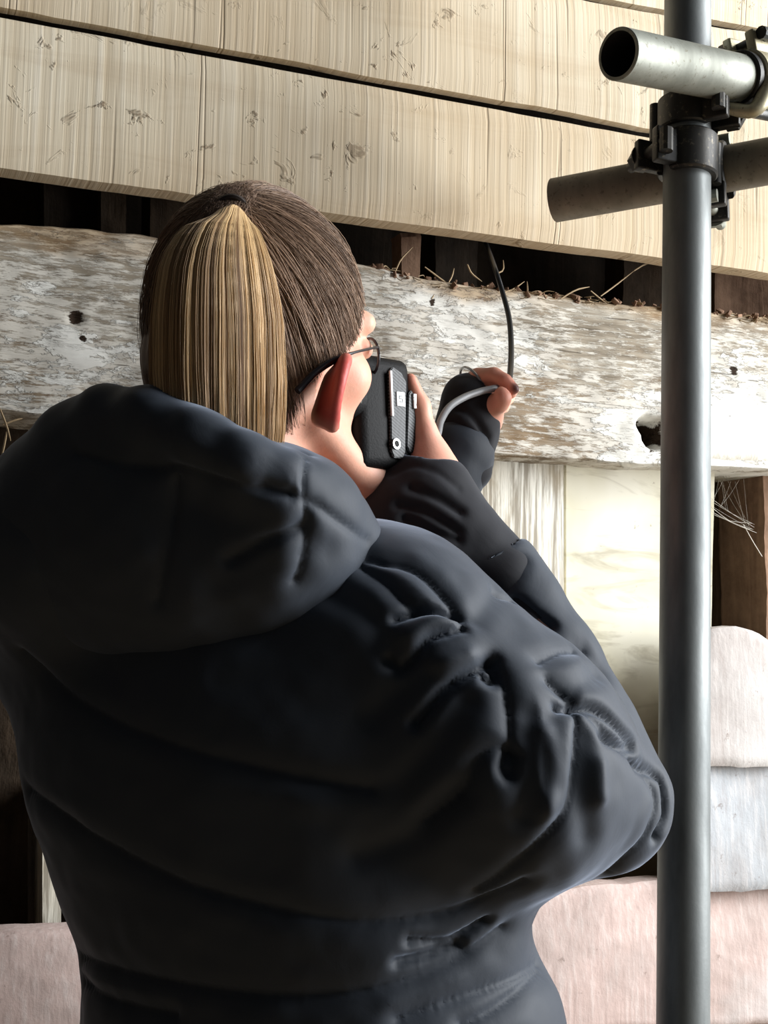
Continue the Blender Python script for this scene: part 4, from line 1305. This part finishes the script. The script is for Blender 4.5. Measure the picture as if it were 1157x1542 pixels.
# patterned side plate, broad at the top and narrowing downwards, with a pale front edge
def plate(name, b0t, b1t, b0b, b1b, ct, cb, a_out, mat, parent):
    bm = bmesh.new(); pts = [(b0t, ct - 0.004), (b0t + 0.004, ct), (b1t - 0.006, ct - 0.004), (b1t, ct - 0.012), (b1b, cb + 0.006), (b1b - 0.003, cb), (b0b + 0.003, cb), (b0b, cb + 0.006)]
    f = bm.faces.new([bm.verts.new(Vector(D(a_out, b, c))) for b, c in pts])
    r = bmesh.ops.extrude_face_region(bm, geom=[f])
    for v in [e for e in r['geom'] if isinstance(e, bmesh.types.BMVert)]: v.co -= Vector(dx * 0.006)
    bmesh.ops.recalc_face_normals(bm, faces=bm.faces[:]); bmesh.ops.bevel(bm, geom=bm.edges[:], offset=0.0008, segments=2, affect='EDGES')
    me = bpy.data.meshes.new(name); bm.to_mesh(me); bm.free(); me.materials.append(mat)
    o = bpy.data.objects.new(name, me); COL.objects.link(o); o.parent = parent; o.matrix_parent_inverse = parent_matrix(parent).inverted()
    return o
sp_ = plate('side_plate', -0.002, 0.019, -0.004, 0.014, 0.044, -0.036, 0.0215, MC, unit_); sp_['label'] = 'dark silver carbon-pattern side plate'
g = Geo(); g.box(D(0.0222, -0.0022, 0.020), dx * 0.0010, dy * 0.0013, dz * 0.020, 0.0004); g.build('edge_strip', M_WHITE, sp_)['label'] = 'bright white edge strip'
fp = plate('front_plate', 0.022, 0.036, 0.017, 0.030, 0.026, -0.030, 0.0205, MC, unit_)
g = Geo(); g.box(D(0.0, 0.034, 0.006), dx * 0.018, dy * 0.006, dz * 0.036, 0.005); g.build('front_housing', M_BLACK, unit_)
g = Geo(); g.box(D(0.0212, 0.030, 0.016), dx * 0.0012, dy * 0.0038, dz * 0.007, 0.001); g.build('clip', M_SILVER, unit_)
# printed square label with its small outlined mark
g = Geo(); g.box(D(0.0220, 0.0095, 0.016), dx * 0.0006, dy * 0.0052, dz * 0.0064, 0.0004); lab = g.build('printed_label', M_WHITE, sp_)
g = Geo()
for (b0, c0, hb, hc_) in ((0, 0.0026, 0.0022, 0.0005), (0, 0.0002, 0.0022, 0.0005), (0, -0.0024, 0.0022, 0.0005), (-0.0019, 0.0014, 0.0004, 0.0014), (0.0019, -0.0011, 0.0004, 0.0014)):
    g.box(D(0.0227, 0.0095 + b0, 0.016 + c0), dx * 0.0002, dy * hb, dz * hc_, 0.0001)
g.build('mark', mat_plain('grey_print', sr(120, 124, 126), 0.5, 0.0), sp_)
g = Geo(); g.shell(D(0.0222, 0.001, -0.024), dx, 0.0030, 0.0050, 0.0022, 0, 360, dz, 28); rg = g.build('screw_ring', M_SILVER, unit_)
g = Geo(); g.tube([D(0.0212, 0.001, -0.024), D(0.0228, 0.001, -0.024)], 0.0031, 20); g.build('screw', M_BLACK, rg)
g = Geo(); g.tube([D(-0.004, 0.010, -0.036), D(-0.006, 0.012, -0.058), D(-0.006, 0.014, -0.072)], [0.0175, 0.016, 0.014], 24); g.build('handle', M_BLACK, unit_)
g = Geo(); g.shell(D(-0.004, 0.043, 0.010), dy, 0.010, 0.0165, 0.012, 0, 360, dz); lr = g.build('lens_ring', M_OILY, unit_)
g = Geo(); g.tube([D(-0.004, 0.038, 0.010), D(-0.004, 0.044, 0.010)], 0.0102, 24); g.build('lens', mat_plain('lens_coating', (0.01, 0.012, 0.02), 0.05, 0.0), lr)
# carrying strap looping beside the cheek
g = Geo(); g.tube(spline([D(0.016, -0.036, 0.034), D(0.020, -0.041, 0.024), D(0.021, -0.040, 0.012), D(0.017, -0.036, 0.008)], 18), 0.0012, 8); g.build('strap_loop', M_GALVL, unit_)


def wall_at(px, py, off):
    u, v = wuv(px, py, off)
    return W0 + WU * u + WN * off + np.array([0, 0, v])


cp = [D(0.0, 0.040, -0.026), at(640, 690, 1.236), at(654, 672, 1.240), at(660, 652, 1.250), at(664, 634, 1.262), at(677, 613, 1.278), at(698, 599, 1.296), at(722, 590, 1.310), at(744, 585, 1.318), at(757, 583, 1.332)]
g = Geo(); g.tube(spline(cp, 70), 0.0036, 14); cable = g.build('cable', M_CABLE, unit_)
pp = [at(757, 583, 1.332), at(766, 574, 1.350), at(769, 556, 1.378), at(770, 520, 1.41), at(767, 480, 1.435), at(757, 440, 1.455), at(745, 402, 1.47), wall_at(733, 369, 0.052), wall_at(726, 352, 0.04), wall_at(722, 338, 0.0)]
g = Geo(); g.tube(spline(pp, 70), np.linspace(0.0036, 0.0023, 70), 14); g.build('probe_cable', M_PROBE, unit_)['label'] = 'thin black flexible probe end'

# silver bangle at the left cuff
bc, bax = at(712, 580, 1.346), unit(at(736, 572, 1.352) - at(708, 588, 1.345))
e1 = unit(np.cross(bax, [0, 0, 1.0])); e2 = np.cross(bax, e1)
g = Geo(); g.tube([bc + (e1 * math.cos(a_) * 0.0205 + e2 * math.sin(a_) * 0.0205) for a_ in np.linspace(0, 2 * math.pi, 40)], 0.0013, 8, False)
props(g.build('bangle', M_SILVER, None), 'thin silver bangle at the wrist of the hand guiding the cable', 'bangle')

# ------------------------------------------------------------------ straw, twigs and webs on the ledge
g = Geo()
def wisp(p0, p1, sag=0.01, r=0.0008, off0=0.03, off1=0.03):
    a, b = wall_at(*p0, off0), wall_at(*p1, off1)
    m = (a + b) / 2 + np.array([random.uniform(-1, 1) * sag, 0, random.uniform(-1, 1) * sag])
    g.tube(spline([a, m, b], 6), [r * 0.7, r, r, r, r * 0.8, r * 0.4], 5)
for p0, p1 in (((760, 440), (790, 424)), ((792, 444), (794, 424)), ((640, 402), (702, 446)), ((595, 410), (622, 372)), ((704, 398), (726, 424)), ((905, 446), (955, 408)), ((955, 408), (990, 394)),
               ((890, 438), (952, 476)), ((845, 450), (888, 432)), ((676, 425), (684, 404)), ((748, 412), (758, 392)), ((650, 450), (652, 428)), ((690, 450), (735, 442))):
    wisp(p0, p1, 0.004, 0.0011, 0.062, 0.055)
for _ in range(90):
    x = random.choice([random.uniform(570, 1000), random.uniform(760, 960), random.uniform(1080, 1157), random.uniform(760, 900)])
    yb = np.interp(x, [p[0] for p in bt], [p[1] for p in bt]) + random.uniform(-2, 9)
    a_ = random.uniform(-0.35, 0.35); l_ = random.uniform(5, 24)
    wisp((x, yb), (x + l_ * math.cos(a_), yb + l_ * math.sin(a_) * 0.7 + l_ * 0.1), 0.003, random.uniform(0.0004, 0.0010), 0.060, random.uniform(0.05, 0.07))
for p0, p1 in (((0, 616), (16, 664)), ((4, 640), (34, 630)), ((10, 650), (2, 690))): wisp(p0, p1, 0.0015, 0.0011, 0.07, 0.07)
props(g.build('straw', M_STRAW, None), 'dry straw and twigs caught along the top of the beam', 'straw', None, 'stuff')
g = Geo()
for _ in range(90):
    x = random.choice([random.uniform(560, 1000), random.uniform(1072, 1160), random.uniform(560, 1000)])
    yb = np.interp(x, [p[0] for p in bt], [p[1] for p in bt]) + random.uniform(-2, 6)
    c_ = wall_at(x, yb, 0.060 + random.uniform(-0.01, 0.004)); s_ = random.uniform(0.0012, 0.005)
    a_ = unit(rng.normal(0, 1, 3)); b_ = unit(np.cross(a_, rng.normal(0, 1, 3)))
    g.box(c_, a_ * s_, b_ * s_ * 0.7, np.cross(a_, b_) * s_ * 0.45, s_ * 0.12)
props(g.build('crumbs', M_BROWN, None), 'brown wood crumbs lying along the top of the beam', 'debris', None, 'stuff')
g = Geo()
def web(p0, p1, off0, off1, r=0.0005, sag=0.006):
    a, b = wall_at(*p0, off0), wall_at(*p1, off1); m = (a + b) / 2 - np.array([0, 0, sag]); g.tube(spline([a, m, b], 8), r, 5)
for k in range(7):
    web((1062 + random.uniform(-4, 8), 745 + random.uniform(-10, 22)), (1132 + random.uniform(-6, 12), 796 + random.uniform(-10, 10)), 0.03, 0.02, random.uniform(0.00012, 0.0003), random.uniform(0.001, 0.006))
for k in range(10):
    a_ = random.uniform(0, 1); web((1070 + 60 * a_, 752 + 42 * a_), (1080 + random.uniform(0, 60), 716 + random.uniform(0, 10)), 0.03, 0.0, 0.00010, 0.002)
web((1120, 790), (1148, 838), 0.02, 0.01, 0.0006, 0.001)
props(g.build('cobweb', M_WEB, None), 'dusty cobweb strung across the dark opening beside the pole', 'cobweb', None, 'stuff')
